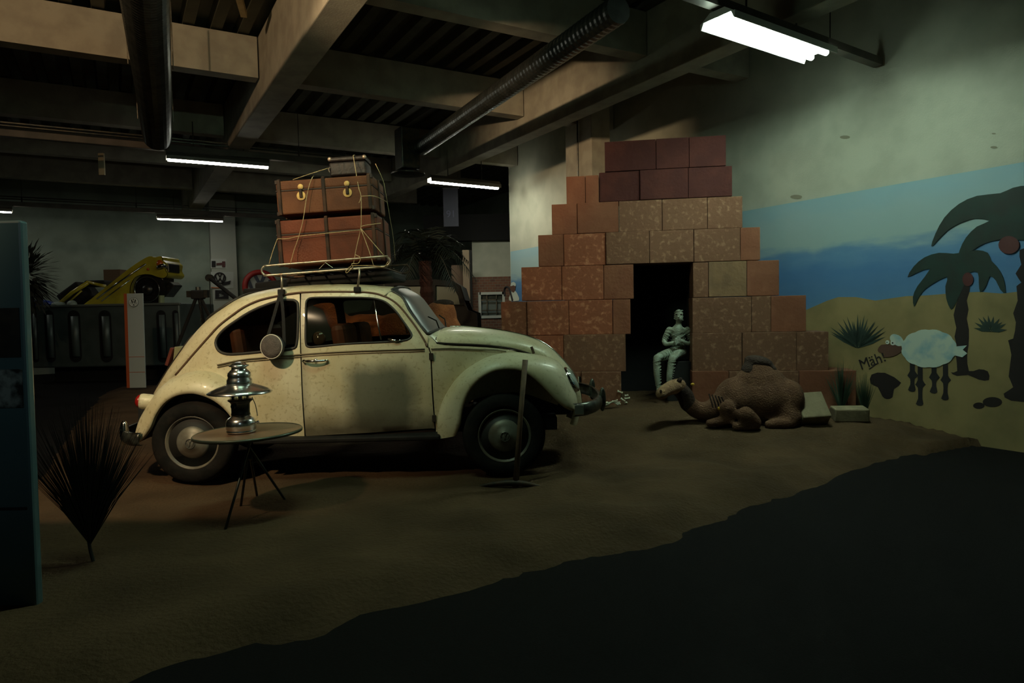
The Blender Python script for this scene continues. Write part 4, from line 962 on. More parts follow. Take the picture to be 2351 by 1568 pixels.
def trunk(name,label,cat,px0,pyb0,px1,pyt0,w0,dep,m_,lidfrac,ribs,locks,mtl=True):
    """front-bottom-left corner at px0,pyb0; width to px1; top at pyt0"""
    o=cpt(px0,pyb0,w0); W=(px1-px0)*(YCAR-w0)/F0; H=(pyb0-pyt0)*(YCAR-w0)/F0
    T=lambda x,y,z: o+RT@Vector((x,y,z))
    t=thing(name,label,cat,o+Vector((W/2,dep/2,0)))
    zl_=H*(1-lidfrac)
    MB().box(T(W/2,dep/2,zl_/2),(W,dep,zl_-.006),RT).build('body',m_,t,bevel=.012)
    MB().box(T(W/2,dep/2,(zl_+H)/2),(W,dep,H-zl_-.004),RT).build('lid',m_,t,bevel=.014)
    MB().box(T(W/2,dep/2,zl_),(W+.004,dep+.004,.012),RT).build('lid_edge',edgem,t,bevel=.003)
    for r_ in ribs:
        x=W*r_; m=MB(); m.box(T(x,-.006,H/2),(.028,.014,H),RT); m.box(T(x,dep/2,H+.006),(.028,dep,.014),RT); m.box(T(x,dep+.006,H/2),(.028,.014,H),RT); m.build('wood_rib',slatm,t,bevel=.005)
    for x in (-.006,W+.006): 
        m=MB(); m.box(T(x,dep/2,H*.5),(.014,.03,H),RT); m.build('end_rib',slatm,t,bevel=.004)
    for q in locks:
        x=W*q; m=MB(); m.lathe([(.036,0),(.036,.005),(.012,.006)],T(x,-.003,zl_-.05),(0,-1,0),20); l_=m.build('lock_plate',brass,t)
        m=MB(); m.box(T(x,-.014,zl_-.03),(.024,.014,.07),RT); m.build('hasp',slatm,l_,bevel=.004)
        m=MB(); m.lathe([(.022,0),(.022,.006),(.008,.008)],T(x,-.003,zl_+.022),(0,-1,0),16); m.build('lid_stud',brass,l_)
    # corner fittings
    for cx_ in (.012,W-.012):
        for cz_ in (.012,H-.012): MB().box(T(cx_,.012,cz_),(.034,.034,.034),RT).build('corner_cap',edgem,t,bevel=.006)
    return t,T,W,H
t1,T1,W1,H1=trunk('travel_trunk','larger red-brown travel trunk at the bottom of the roof stack','trunk',641,612,871,508,.44,.56,trunkm,.32,(.03,.50,.965),())
# upper trunk
t2,T2,W2,H2=trunk('travel_trunk','brown travel trunk with brass locks, stacked on the larger trunk','trunk',638,495,858,417,.42,.50,trunkm2,.30,(.035,.495,.965),(.26,.74))
suitm=mat('suitcase_worn_brown',(.009,.005,.004),.5,spec=.3,col2=(.05,.028,.020),scale=9,detail=6,lo=.60,hi=.78,bump=.3,bscale=30)
o=cpt(757,405,.28); Wd=84*(YCAR-.28)/F0; H=43*(YCAR-.28)/F0
t3=thing('suitcase','small dark worn suitcase on top of the stacked trunks','suitcase',o+Vector((Wd/2,.1,0)))
T3=lambda x,y,z: o+RT@Vector((x,y,z))
MB().box(T3(Wd/2,.11,H*.36),(Wd,.22,H*.72),RT).build('body',suitm,t3,bevel=.014)
MB().box(T3(Wd/2,.11,H*.87),(Wd+.006,.226,H*.26),RT).build('lid',suitm,t3,bevel=.014)
for x in (.01,Wd-.01): MB().ell(T3(x,.008,H*.9),(.018,.018,.018)).build('corner_cap',mat('corner_metal',(.45,.36,.28),.45,.6),t3,smoothed=True)
MB().tube(catmull([T3(.01+Wd*.0,-.012,H*.45),T3(.0,-.02,H*.35),T3(.005,-.012,H*.2)],4),.004,6).build('handle',MATS['corner_metal'],t3)
# ropes
ropem=mat('rope_hemp',(.50,.38,.20),.9,col2=(.38,.28,.14),scale=60)
def rope(paths,label,r=.0029):
    m=MB()
    for P in paths: m.tube(catmull(P,3),r,6)
    return tag(m.build('rope',ropem,smoothed=True),label,'rope')
fr=.43+.03
R_=lambda x,y,w_=fr: cpt(580+x/4.6125,340+y/4.6125,w_)
rope([[R_(632,312,.45),R_(600,395),R_(565,560,.465),R_(535,760,.475),R_(488,940,.475),R_(440,1080,.48),R_(402,1220,.53)],
      [R_(632,312,.45),R_(640,300,.2),R_(650,296,-.06)]],'hemp rope slanting down the front left of the stacked trunks')
rope([[R_(1065,80,.30),R_(1100,290,.38),R_(1125,430,.46),R_(1148,510,.465),R_(1150,700,.475),R_(1145,850,.475),R_(1100,1050,.50),R_(1068,1230,.53)],
      [R_(1065,80,.30),R_(1070,76,.2),R_(1082,74,.04)],
      [R_(1145,850,.475),R_(1230,1080,.50),R_(1280,1240,.53)],[R_(1145,850,.475),R_(1260,985,.50),R_(1392,1140,.53)],
      [R_(1148,510,.465),R_(1290,508,.45),R_(1420,570,.15)],[R_(1148,510,.47),R_(1140,550,.475),R_(1125,580,.475)],
      [R_(1145,850,.475),R_(1170,822,.47),R_(1360,795,.44)],
      [R_(1090,1130,.53),R_(1140,1160,.535),R_(1120,1220,.535),R_(1050,1225,.535),R_(1060,1260,.535),R_(1000,1320,.535),R_(990,1300,.535),R_(1050,1240,.535)],
      [R_(1060,1245,.53),R_(1280,1245,.53),R_(1390,1258,.53),R_(1435,1200,.53)]],'hemp rope knotted down the front right of the stacked trunks')
rope([[R_(262,962,.46),R_(380,958,.475),R_(480,935,.475),R_(800,900,.475),R_(1140,868,.475)],[R_(262,962,.46),R_(215,1090,.5),R_(175,1225,.53)]],'hemp rope running level across the lower trunk to the rack')
rope([[R_(425,335,.42),R_(620,270,.36),R_(808,210,.30)]],'short hemp rope stretched from upper trunk to the small suitcase')
rope([[R_(1300,165,-.1),R_(1380,340,-.15),R_(1405,460,-.2),R_(1450,720,-.3),R_(1490,960,-.4),R_(1510,1190,-.5)]],'thin rope down the far right side of the stacked trunks',.003)
# canteen
canm=mat('canteen_felt_grey',(.10,.085,.075),.95,col2=(.075,.065,.06),scale=20,bump=.4,bscale=90)
cc=cpt(631,795,.70); cc=cc+Vector((0,-.05,0))
ct=thing('canteen','round grey felt canteen hanging on black straps beside the car','canteen',cc-Vector((0,0,.1)))
axc=Vector((-.22,-1,.05)).normalized()
MB().lathe([(.02,-.045),(.075,-.04),(.093,-.015),(.095,.0),(.093,.012),(.09,.018)],cc,axc,32).build('back_shell',mat('canteen_shell_dark',(.03,.03,.03),.5),ct,smoothed=True)
MB().lathe([(.088,.018),(.086,.024),(.05,.03),(.002,.032)],cc,axc,32,cap=False).build('felt_face',canm,ct,smoothed=True)
u=axc.orthogonal().normalized(); v=axc.cross(u)
MB().tube([cc+axc*.018+(u*cos(a)+v*sin(a))*.0915 for a in [2*pi*k/32 for k in range(32)]],.004,6,closed=True).build('rim_ring',mat('canteen_rim_white',(.6,.58,.5),.5),ct,smoothed=True)
m=MB(); tp=cpt(645,672,.575)+Vector((0,-.015,0))
def strap(pts,wd=.012):
    P=catmull(pts,4); mm=MB()
    mm.grid([[p+Vector((-wd,0,0)),p+Vector((0,-.004,0)),p+Vector((wd,0,0))] for p in P]); return mm
strap([tp,cpt(634,715,.63)+Vector((0,-.02,0)),cpt(619,770,.69)+Vector((0,-.03,0))]).build('strap',blackmat,ct,solid=.004)
strap([tp+Vector((.004,0,0)),cpt(652,720,.64)+Vector((0,-.02,0)),cpt(656,795,.70)+Vector((0,-.03,0))]).build('strap',blackmat,ct,solid=.004)
# ------------------------------------------------------------------ TABLE AND LANTERN
YT=4.42
tc_=at(570,991,YT); tz=tc_.z
tab=thing('side_table','small round wooden table on splayed metal legs in front of the rear wheel','table',(tc_.x,YT,SZ(tc_.x,YT)))
topm=mat('table_top_worn',(.19,.11,.06),.45,col2=(.11,.07,.04),scale=3,detail=8,bump=.1); 
RTT=Matrix.Rotation(-.025,3,'Y')@Matrix.Rotation(.0,3,'X')
axt=RTT@Vector((0,0,1))
RR=.338
MB().lathe([(RR-.012,-.014),(RR-.004,-.006),(RR-.006,.0),(.002,.001)],tc_,axt,48).build('tabletop',topm,tab,smoothed=False)
MB().lathe([(RR-.012,-.018),(RR,-.016),(RR+.002,-.002),(RR-.004,.004),(RR-.008,.0)],tc_,axt,48,cap=False).build('metal_rim',mat('table_rim',(.10,.12,.09),.35,.7),tab,smoothed=True)
legm=mat('table_leg_green_grey',(.05,.065,.06),.35,.6)
for (fx,fy,zf) in ((516,1212,.10),(552,1152,.10),(590,1128,.10),(655,1142,.10)):
    ft=gz(fx,fy,zf); ft=Vector((ft.x,ft.y,SZ(ft.x,ft.y)-.01)); hub=Vector((tc_.x+(tc_.x-ft.x)*.18,YT+(YT-ft.y)*.18,tz-.02)); 
    MB().tube([hub,hub.lerp(ft,.5),ft],.0085,8).build('leg',legm,tab,smoothed=True)
MB().lathe([(.05,-.03),(.05,-.015)],tc_,axt,20).build('leg_plate',legm,tab)
q=Vector((tc_.x,YT,lerp(tz,.1,.32))); MB().tube([q+Vector((-.02,0,0)),q+Vector((.02,0,0))],.016,8).build('leg_clamp',legm,tab)
lx=at(556,996,YT-.02); lb=Vector((lx.x,YT-.03,0)); lb.z=tz+.004+(lb.x-tc_.x)*.025
lan=thing('pressure_lantern','chrome pressure lantern with wide shade standing on the round table','lantern',lb)
k=1.0
pc=mat('polished_chrome',(.86,.88,.86),.22,1)
hs_=158*YT/F0/158.  # metres per px
def lp(prof): return [(r*hs_,h*hs_) for r,h in prof]
MB().lathe(lp([(29,0),(32,1),(33,4),(31,6),(33,9),(33.5,20),(32,28),(28,33),(22,37),(20,40)]),lb,(0,0,1),36).build('fuel_tank',pc,lan,smoothed=True)
MB().lathe(lp([(20,38),(21,42),(20,46),(20.5,66),(23,70),(27,73),(27,76),(20,77)]),lb,(0,0,1),30).build('collar',mat('lantern_dark_nickel',(.06,.065,.06),.3,.85),lan,smoothed=True)
MB().lathe(lp([(19,76),(19.5,84),(19,98)]),lb,(0,0,1),24,cap=False).build('glass_chimney',glassmat('lantern_glass',(.85,.9,.85),.1,.02),lan,smoothed=True,fix=False)
for a in range(6):
    an=2*pi*a/6+.3; MB().tube([lb+Vector((21*cos(an),21*sin(an),75))*hs_,lb+Vector((21*cos(an),21*sin(an),99))*hs_],.0022,5).build('guard_rod',MATS['lantern_dark_nickel'],lan)
MB().lathe(lp([(4,77),(5,86),(3,92)]),lb,(0,0,1),12).build('mantle',mat('mantle',(.5,.5,.45),.8),lan,smoothed=True)
MB().lathe(lp([(71,91),(71,93),(60,99),(47,105),(35,109),(27,112),(25,111),(34,106),(47,102),(60,96),(69,90)]),lb,(0,0,1),56,cap=False).build('shade',pc,lan,smoothed=True)
MB().lathe(lp([(27,108),(28,113),(27.5,121),(25,125),(25,128),(26,131),(24.5,137),(20,142),(17,144),(16.5,150),(22,152),(22,154),(17,156),(14,159),(8,161),(1,162)]),lb,(0,0,1),30).build('hood',pc,lan,smoothed=True)
m=MB(); m.tube([lb+Vector((31,-6,22))*hs_,lb+Vector((40,-9,24))*hs_],.006,8); m.ell(lb+Vector((42,-9,24))*hs_,(.010,.010,.010)); m.build('pump_knob',pc,lan,smoothed=True)
MB().tube(catmull([lb+Vector((24,8,80))*hs_,lb+Vector((30,12,60))*hs_,lb+Vector((34,12,35))*hs_],4),.003,6).build('bail_wire',pc,lan)
m=MB(); m.lathe([(.016,0),(.016,.006)],lb+Vector((-8,-21,62))*hs_,(-.3,-1,0),14); m.build('pressure_gauge',chrome,lan)
# ------------------------------------------------------------------ PICKAXE
woodm=mat('pick_handle_wood',(.13,.075,.04),.7,col2=(.08,.045,.025),scale=16)
YP=4.98; b=at(1183,1098,YP); tpp=at(1206,826,YP+.08)
pk=thing('pickaxe','pickaxe standing on its head in the sand before the front wheel','pickaxe',(b.x,YP,SZ(b.x,YP)))
MB().tube([Vector((b.x,YP,SZ(b.x,YP)-.01)),b.lerp(tpp,.5),tpp],[.024,.018,.021],10).build('handle',woodm,pk,smoothed=True)
zz=SZ(b.x,YP); m=MB(); dd=Vector((.97,-.22,0)); 
P=[Vector((b.x,YP,0))+dd*s_ +UP*(zz+hh) for s_,hh in ((-.30,-.012),(-.2,.012),(-.08,.028),(0,.032),(.08,.028),(.18,.010),(.26,-.016))]
m.tube(catmull(P,3),[.006,.010,.013,.016,.018,.02,.022,.025,.026,.026,.024,.022,.02,.018,.016,.014,.012,.010,.008][:19],8); m.build('pick_head',mat('pick_steel',(.03,.025,.02),.6,.5,col2=(.06,.035,.02),scale=20),pk,smoothed=True)
# ------------------------------------------------------------------ GRASS PLANTS
grassm=mat('dark_grass',(.006,.007,.004),.8,col2=(.018,.016,.008),scale=6)
def tuft(name,label,base,h,nb,spread,wd,stem=.0,m_=grassm,lean=Vector((0,0,0)),cat='plant'):
    z0=SZ(base.x,base.y); t=thing(name,label,cat,(base.x,base.y,z0)); o=Vector((base.x,base.y,z0-.01)); 
    if stem: MB().tube([o,o+UP*stem*.5+lean*.1,o+UP*stem+lean*.15],.009,6).build('stem',m_,t)
    o2=o+UP*stem*.7+lean*.1; m=MB()
    for k_ in range(nb):
        a=random.uniform(0,2*pi); s_=random.betavariate(1.4,1.3)*spread; L_=h*random.uniform(.7,1.03)*(1-.25*s_/spread)
        d=Vector((cos(a)*sin(s_),sin(a)*sin(s_)*.7,cos(s_))); q1=o2+d*L_*.5; q2=o2+d*L_+Vector((d.x,d.y,0))*L_*.12-UP*L_*.05*s_; sd=d.cross(Vector((0,1,0))); 
        if sd.length<.1: sd=Vector((1,0,0))
        sd=sd.normalized()*wd*.5
        m.add([o2-sd*.6,o2+sd*.6,q1+sd,q1-sd,q2+sd*.2,q2-sd*.2],[(0,1,2,3),(3,2,4,5)])
    ob=m.build('blades',m_,t,fix=False); ob['kind']='stuff'
    return t
random.seed(11)
tuft('grass_plant','tall dark dried grass fan standing in the sand at the left front',gnd(215,1288),.82,560,.58,.0045,.14,lean=Vector((-.15,0,0)))
g1=at(1932,930,7.35); tuft('grass_tuft','green grass tuft behind the low dark block by the mural',Vector((g1.x,g1.y,0)),.62,110,.45,.006,.0,mat('tuft_green',(.035,.07,.04),.8))
g2=at(1985,935,7.15); tuft('grass_tuft','thin green grass tuft standing right beside the mural bush',Vector((g2.x,g2.y,0)),.50,90,.32,.006,.0,MATS['tuft_green'])
# ------------------------------------------------------------------ DISPLAY BOARD AT LEFT
boardm=mat('board_blue_grey',(.07,.13,.14),.35,col2=(.06,.11,.12),scale=1.5,coat=.3)
YB=3.1
a=at(48,505,YB); zt=a.z; lw_=1.0
bd=thing('display_board','tall blue-grey display board with photographs at the left edge','board',(a.x-.5,YB,0))
rt=at(47,505,YB); rb=at(84,1330,YB); 
m=MB(); 
def bq(x0,x1,z0,z1,y0,y1):
    # board edge leans a little outward at the foot
    ex=lambda z: lerp(rt.x,at(82,1330,YB).x,(zt-z)/(zt-at(82,1330,YB).z))
    return MB().hexa([Vector((ex(z0)+x0,y0,z0)),Vector((ex(z0)+x1,y0,z0)),Vector((ex(z0)+x1,y1,z0)),Vector((ex(z0)+x0,y1,z0))],[Vector((ex(z1)+x0,y0,z1)),Vector((ex(z1)+x1,y0,z1)),Vector((ex(z1)+x1,y1,z1)),Vector((ex(z1)+x0,y1,z1))])
bq(-1.1,0,.02,zt,YB,YB+.05).build('panel',boardm,bd,bevel=.012)
bq(-1.1,-.025,at(20,1165,YB).z-.012,at(20,1165,YB).z,YB-.004,YB+.002).build('panel_joint',blackmat,bd)
dm=mat('photo_dark',(.012,.014,.012),.5,col2=(.03,.028,.02),scale=9)
ph1=bq(-1.0,-.022,at(20,820,YB).z,at(20,707,YB).z,YB-.006,YB+.002).build('dark_photograph',dm,bd)
bq(-1.0,-.02,at(20,936,YB).z,at(20,848,YB).z,YB-.006,YB+.002).build('printed_photograph',mat('photo_print',(.015,.018,.016),.5,col2=(.22,.26,.24),scale=14,detail=9,lo=.42,hi=.6),bd)
bq(-1.15,.03,0,.05,YB-.15,YB+.2).build('foot',darksteel,bd,bevel=.01)
text_mesh('1949 - 1953',.03,at(14,840,YB-.008),Vector((1,0,0)),UP,mat('board_ink',(.03,.03,.03),.6),'caption',bd,.001) if False else None
if 0: spot('board_fill',(-3.4,1.0,3.4),(-2.9,3.75,1.3),26,(.6,.9,1.0),70,.8,.08)
spot('board_fill',(-.6,-1.2,3.0),(-2.6,3.1,1.65),45,(.75,.95,1.0),36,1.0,.08)  # added unseen spot that brightens the board
# ------------------------------------------------------------------ BANNER STAND
Yb=12.2; a=at(291,674,Yb); bt_=at(298,889,Yb); W_=36*Yb/F0
bs=thing('banner_stand','slim white banner stand with orange edge beside the sand','sign',(bt_.x+W_/2,Yb,SZ(bt_.x,Yb) if False else max(0,SZ(bt_.x,Yb))))
whm=mat('banner_white',(.40,.44,.42),.6); orm=mat('banner_orange',(.42,.08,.02),.6)
z0_=min(bt_.z,.12)
def bb(x0,x1,za,zb_,y0,y1):
    s=(bt_.x-a.x)/(a.z-bt_.z); ex=lambda z: a.x+(a.z-z)*s
    return MB().hexa([Vector((ex(za)+x0,y0,za)),Vector((ex(za)+x1,y0,za)),Vector((ex(za)+x1,y1,za)),Vector((ex(za)+x0,y1,za))],[Vector((ex(zb_)+x0,y0,zb_)),Vector((ex(zb_)+x1,y0,zb_)),Vector((ex(zb_)+x1,y1,zb_)),Vector((ex(zb_)+x0,y1,zb_))])
bb(0,W_,z0_,a.z,Yb,Yb+.03).build('banner_face',whm,bs); bb(-.055,0,z0_,a.z,Yb+.0,Yb+.03).build('orange_edge',orm,bs)
for yy in (820,855):
    z=at(310,yy,Yb).z; bb(0,W_,z,z+.008,Yb-.003,Yb).build('orange_line',orm,bs)
m=MB(); o=at(307,694,Yb-.01); m.lathe([(.085,-.004),(.085,.0)],o,(0,-1,0),24); rd=m.build('round_badge',mat('badge_grey',(.16,.18,.17),.4,.4),bs)
m=MB(); emblem(m,o+Vector((0,-.006,0)),Vector((1,0,0)),UP,.07,.014,.004); m.build('badge_emblem',white,rd)
# ------------------------------------------------------------------ CONTAINER WITH YELLOW WRECK
Yk=14.6; ka=at(66,703,Yk); kb=at(412,700,Yk); kz0=at(240,842,Yk).z
con=thing('scrap_container','grey metal container with tall rounded slots under the yellow wreck','container',((ka.x+kb.x)/2,Yk+.8,0))
conm=mat('container_grey',(.10,.125,.12),.45,.3,col2=(.075,.095,.09),scale=3)
m=MB(); m.box(((ka.x+kb.x)/2,Yk+.85,(ka.z+kz0)/2),(kb.x-ka.x,1.7,ka.z-kz0)); m.build('shell',conm,con,bevel=.03)
m=MB(); m.box(((ka.x+kb.x)/2,Yk-.01,ka.z-.01),(kb.x-ka.x+.06,.06,.05)); m.build('top_rail',mat('container_rim',(.18,.2,.18),.4,.4),con,bevel=.01)
m=MB(); m.box(((ka.x+kb.x)/2,Yk+.95,kz0/2),(kb.x-ka.x-.5,1.2,kz0)); m.build('plinth',blackmat,con)
for sx in (80,115,172,243,372,405):
    x=at(sx,770,Yk).x; zt_=at(sx,712,Yk).z; zb_=at(sx,832,Yk).z; r=.13 if sx in (172,243) else .10
    if sx in (80,405): r=.065
    m=MB(); pl_=[Vector((x+r*cos(q),Yk-.012,zt_-r+r*sin(q))) for q in [pi*j/8 for j in range(9)]]+[Vector((x+r*cos(q),Yk-.012,zb_+r+r*sin(q))) for q in [pi+pi*j/8 for j in range(9)]]
    m.prism(pl_,(0,.02,0)); f_=m.build('slot_frame',blackmat,con)
    MB().tube([Vector((x+.02,Yk-.01,zt_-r)),Vector((x+.02,Yk-.01,zb_+r)) ],r*.62,12).build('rib',conm,f_,smoothed=True)
# blue sack, brown box, debris on it
p=at(95,700,Yk+.3); m=MB(); m.ell((p.x,p.y,ka.z+.05),(.24,.2,.09)); m.ell((p.x+.22,p.y,ka.z+.03),(.16,.15,.06)); tag(m.build('plastic_sack',mat('blue_plastic',(.02,.05,.32),.3),smoothed=True),'bright blue plastic sack on the left end of the container','sack')
p=at(160,698,Yk+.3); m=MB(); m.ell((p.x-.25,p.y,ka.z+.03),(.15,.15,.06)); m.ell((p.x+.05,p.y,ka.z+.035),(.10,.1,.08)); tag(m.build('plastic_sack',mat('white_plastic',(.3,.36,.32),.4),smoothed=True),'crumpled pale plastic sack beside the blue sack on the container','sack')
# yellow wreck nose-up
yelm=mat('yellow_car_paint',(.52,.44,.04),.25,coat=.5,col2=(.40,.33,.03),scale=3)
Yw=15.0
Wp=lambda x,y,d=0: at(480*0+x/3.733,480+y/3.733,Yw+d)
wreck=thing('wrecked_car','yellow wrecked car nose up on the grey container','car',(Wp(1150,820).x,Yw+.5,ka.z))
side_=[(740,830),(790,770),(900,680),(1000,600),(1100,520),(1200,450),(1285,405),(1330,415),(1385,405),(1400,440),(1425,470),(1420,520),(1440,560),(1410,590),(1350,580),(1300,562),(1230,560),(1165,585),(1130,640),(1118,700),(1120,740),(1080,790),(1060,830)]
S_=[ (v[0],v[1]) for v in catmull([(a,b,0) for a,b in side_],3,True)]
rr=[]
for d,sc_ in ((0.10,.90),(.0,1.0),(.7,1.0),(1.2,1.0),(1.3,.9)):
    cxm,cym=1230,640
    rr.append([Wp(cxm+(x-cxm)*(1-(1-sc_)*.4),cym+(y-cym)*(1-(1-sc_)*.4),0)+Vector((0,d-(.06 if d==.1 else 0),0)) for x,y in S_])
m=MB(); n_=len(S_)
pts=rr[1]; back=[p+Vector((-.0,.75,0)) for p in pts]; ins=rr[0]
vs=pts+back; fs=[(i,(i+1)%n_,n_+(i+1)%n_,n_+i) for i in range(n_)]; m.add(vs,fs)
P2=[(p.x,p.z) for p in pts]; 
m2=flatten(P2,[],.12,lambda x,z: Vector((x,Yw-.03,z))); m.add(m2.v,m2.f)
m3=flatten(P2,[],.3,lambda x,z: Vector((x,Yw+.75,z))); m.add(m3.v,m3.f)
m.build('body_shell',yelm,wreck,bevel=.0)
# highlights along the swage, put on as chrome strips
m=MB(); m.tube([Wp(830,770,-.05),Wp(1000,640,-.06),Wp(1250,470,-.06)],.02,6); m.tube([Wp(870,790,-.04),Wp(1110,610,-.05)],.015,6); m.build('swage_highlight',chrome,wreck,smoothed=True)
wc=Wp(1262,690,-.06); m=MB(); m.lathe([(.21,-.1),(.33,-.08),(.36,-.02),(.33,.03),(.24,.05),(.2,.03)],wc+Vector((0,.1,0)),(0,-1,0),32); wt=m.build('tyre',tyrem,wreck,smoothed=True)
m=MB(); m.tube([wc+Vector((cos(q),-.03,sin(q)))*1*.27+Vector((0,0.0,0)) for q in [2*pi*j/28 for j in range(28)]],.010,6,closed=True); m.build('rim_ring',chrome,wt,smoothed=True)
MB().lathe([(.12,-.03),(.11,.02),(.06,.05),(.002,.055)],wc,(0,-1,0),24).build('hub_cap',darksteel,wt,smoothed=True)
m=MB(); m.tube(catmull([Wp(1350,500,-.1),Wp(1395,485,-.12),Wp(1425,505,.1),Wp(1432,520,.5)],4),.045,8); m.build('bumper',chrome,wreck,smoothed=True)
MB().ell(Wp(1370,470,-.05),(.07,.05,.09)).build('side_lamp',mat('amber_lens',(.5,.1,.01),.2),wreck,smoothed=True); MB().ell(Wp(1268,515,-.06),(.03,.02,.03)).build('side_lamp',MATS['amber_lens'],wreck,smoothed=True)
m=MB(); m.box(Wp(1465,510,.3),(.16,.5,.2)); m.box(Wp(1470,690,.3),(.14,.4,.34),Matrix.Rotation(.7,3,'Y')); m.box(Wp(1400,640,.3),(.25,.5,.3)); m.build('torn_parts',darksteel,wreck,bevel=.02)
m=MB(); m.tube([Wp(1385,740),Wp(1385,815)],.06,8); m.build('stub',mat('pale_green_stub',(.3,.36,.2),.6),wreck)
m=MB(); m.tube([Wp(495,825),Wp(620,715),Wp(760,628)],.045,8); m.tube([Wp(760,628),Wp(850,650),Wp(905,662)],.035,8); m.tube([Wp(560,825),Wp(700,700)],.02,6); m.build('window_frame',yelm,wreck,smoothed=True)
m=MB(); m.box(Wp(680,745,.3),(.55,.6,.40),Matrix.Rotation(-.6,3,'Y')); m.box(Wp(850,640,.2),(.45,.4,.14)); m.build('crumpled_cabin',blackmat,wreck,bevel=.04)
p=at(265,636,Yk+2.6); tag(MB().box((p.x,p.y,p.z),(.42,.3,.36)).build('cardboard_box',mat('brown_card',(.09,.055,.03),.9),bevel=.01),'brown box on the shelf behind the yellow wreck','box')
tag(MB().box((p.x,p.y+.02,p.z-.18-p.z*.0-.02 if False else p.z-.2),(.9,.4,.04)).build('wall_shelf',darksteel),'dark shelf carrying the brown box behind the wreck','shelf')
# ------------------------------------------------------------------ BACK WALL THINGS
def wallquad(x0,y0,x1,y1,off,m_,name,label,cat,fpl=20.28):
    f=lambda x,y: hit(x,y,A1*(fpl-off),A1); P=[f(x0,y1),f(x1,y1),f(x1,y0),f(x0,y0)]
    mb=MB(); mb.prism(P,A1*.02); o=mb.build(name,m_)
    return tag(o,label,cat) if label else o
whp=mat('poster_white',(.42,.45,.42),.7)
def postert(x0,y0,x1,y1,label): 
    return wallquad(x0,y0,x1,y1,.0,whp,'poster',label,'poster')
f=lambda x,y,off=.03: hit(x,y,A1*(20.28-off),A1)
def wshape(pts,m_,name,par): P=[f(*p) for p in pts]; mb=MB(); mb.prism(P,A1*.012); return mb.build(name,m_,par)
po=postert(484,594,520,616,'small poster with a dark and red print on the pilaster'); wshape([(486,599),(495,599),(495,613),(486,613)],inkp,'dark_print',po); wshape([(497,604),(510,603),(510,608),(497,609)],redp,'red_print',po); wshape([(510,600),(517,600),(517,613),(510,613)],redp,'red_print',po)
po=postert(484,624,536,662,'white poster with a round car emblem on the pilaster')
m=MB(); emblem(m,f(505,638,.04),A2,UP,.14,.03,.01); m.build('printed_emblem',inkp,po); wshape([(507,650),(530,644),(528,652),(512,656)],inkp,'printed_car',po); wshape([(485,659),(504,660),(504,662),(485,661)],mat('poster_orange',(.45,.12,.03),.7),'orange_line',po)
po=postert(491,664,528,688,'white poster with a dark photo at the foot of the pilaster'); wshape([(494,666),(525,666),(525,686),(494,686)],inkp,'dark_photo',po); wshape([(503,674),(514,671),(513,680),(503,682)],whp,'pale_spot',po)
# round sign with red ring
o=hit(597,658,A1*19.6,A1); s=thing('round_sign','large round sign with letters in a red ring behind the car roof','sign',o-UP*.45)
R0=33*o.y/F0
MB().lathe([(R0,-.04),(R0,0)],o,-A1,36).build('disc',whp,s)
ring=[o-A1*.02+A2*R0*cos(q)+UP*R0*sin(q) for q in [2*pi*j/36 for j in range(36)]]; MB().tube(ring,.075,8,closed=True).build('red_ring',mat('sign_red',(.32,.02,.015),.5),s,smoothed=True)
m=MB(); emblem(m,o-A1*.03,A2,UP,R0*.93,.085,.02,False); m.build('letters',mat('sign_blue_black',(.02,.025,.05),.5),s)
MB().tube([o+A1*.0-UP*R0,Vector((o.x,o.y,0))],.04,8).build('post',darksteel,s)
# lettering board right of sign
o2=hit(622,654,A1*19.55,A1); text_mesh('VEREIN',.42,o2+A2*.35,A2,UP,MATS['sign_blue_black'],'board_lettering',s,.01) if False else text_mesh('E',.36,o2,A2,UP,MATS['sign_blue_black'],'letter',s,.01)
# tripod hoist
Yh=10.8; hd=at(455,672,Yh); t=thing('tripod','black tripod with chain standing behind the car tail','tripod',(hd.x,Yh,.0))
MB().box(hd+Vector((0,0,-.03)),(.20,.12,.14)).build('head',blackmat,t,bevel=.02); m=MB(); m.tube([hd,hd+Vector((0,0,.09))],.04,8); m.box(hd+Vector((-.13,0,-.02)),(.08,.08,.10)); m.box(hd+Vector((.13,0,-.02)),(.06,.08,.12)); m.build('head_lugs',darksteel,t)
for (fx,fy) in ((392,835),(523,812)):
    q=at(fx,fy,Yh+.1); d=(q-hd); d=d*((hd.z-.02)/(hd.z-q.z)); MB().tube([hd,hd+d],.028,8).build('leg',blackmat,t)
MB().tube([hd,Vector((hd.x+.02,Yh+.5,.02))],.028,8).build('leg',blackmat,t)
m=MB(); 
for k_ in range(34): z=hd.z-.1-k_*.035; m.tube([Vector((hd.x+.05+.008*cos(q)*(k_%2),Yh-.05+.008*cos(q)*((k_+1)%2),z+.022*sin(q))) for q in [2*pi*j/6 for j in range(6)]],.004,4,closed=True)
ch=m.build('chain',darksteel,t); ch['kind']='stuff'
# boom arm
a=at(481,638,11.6); b=at(560,700,11.2); t=thing('crane_jib','black jib arm slanting down behind the car roof','crane',(b.x,11.2,0)); MB().tube([a,b],.035,8).build('arm',black,t); MB().lathe([(.06,-.04),(.06,.04)],a,(0,1,0),14).build('pulley',darksteel,t); MB().tube([b,Vector((b.x,b.y,0))],.05,8).build('mast',black,t)
MB().tube([a+Vector((0,0,-.05)),Vector((a.x,a.y,1.1))],.008,5).build('cable',darksteel,t)
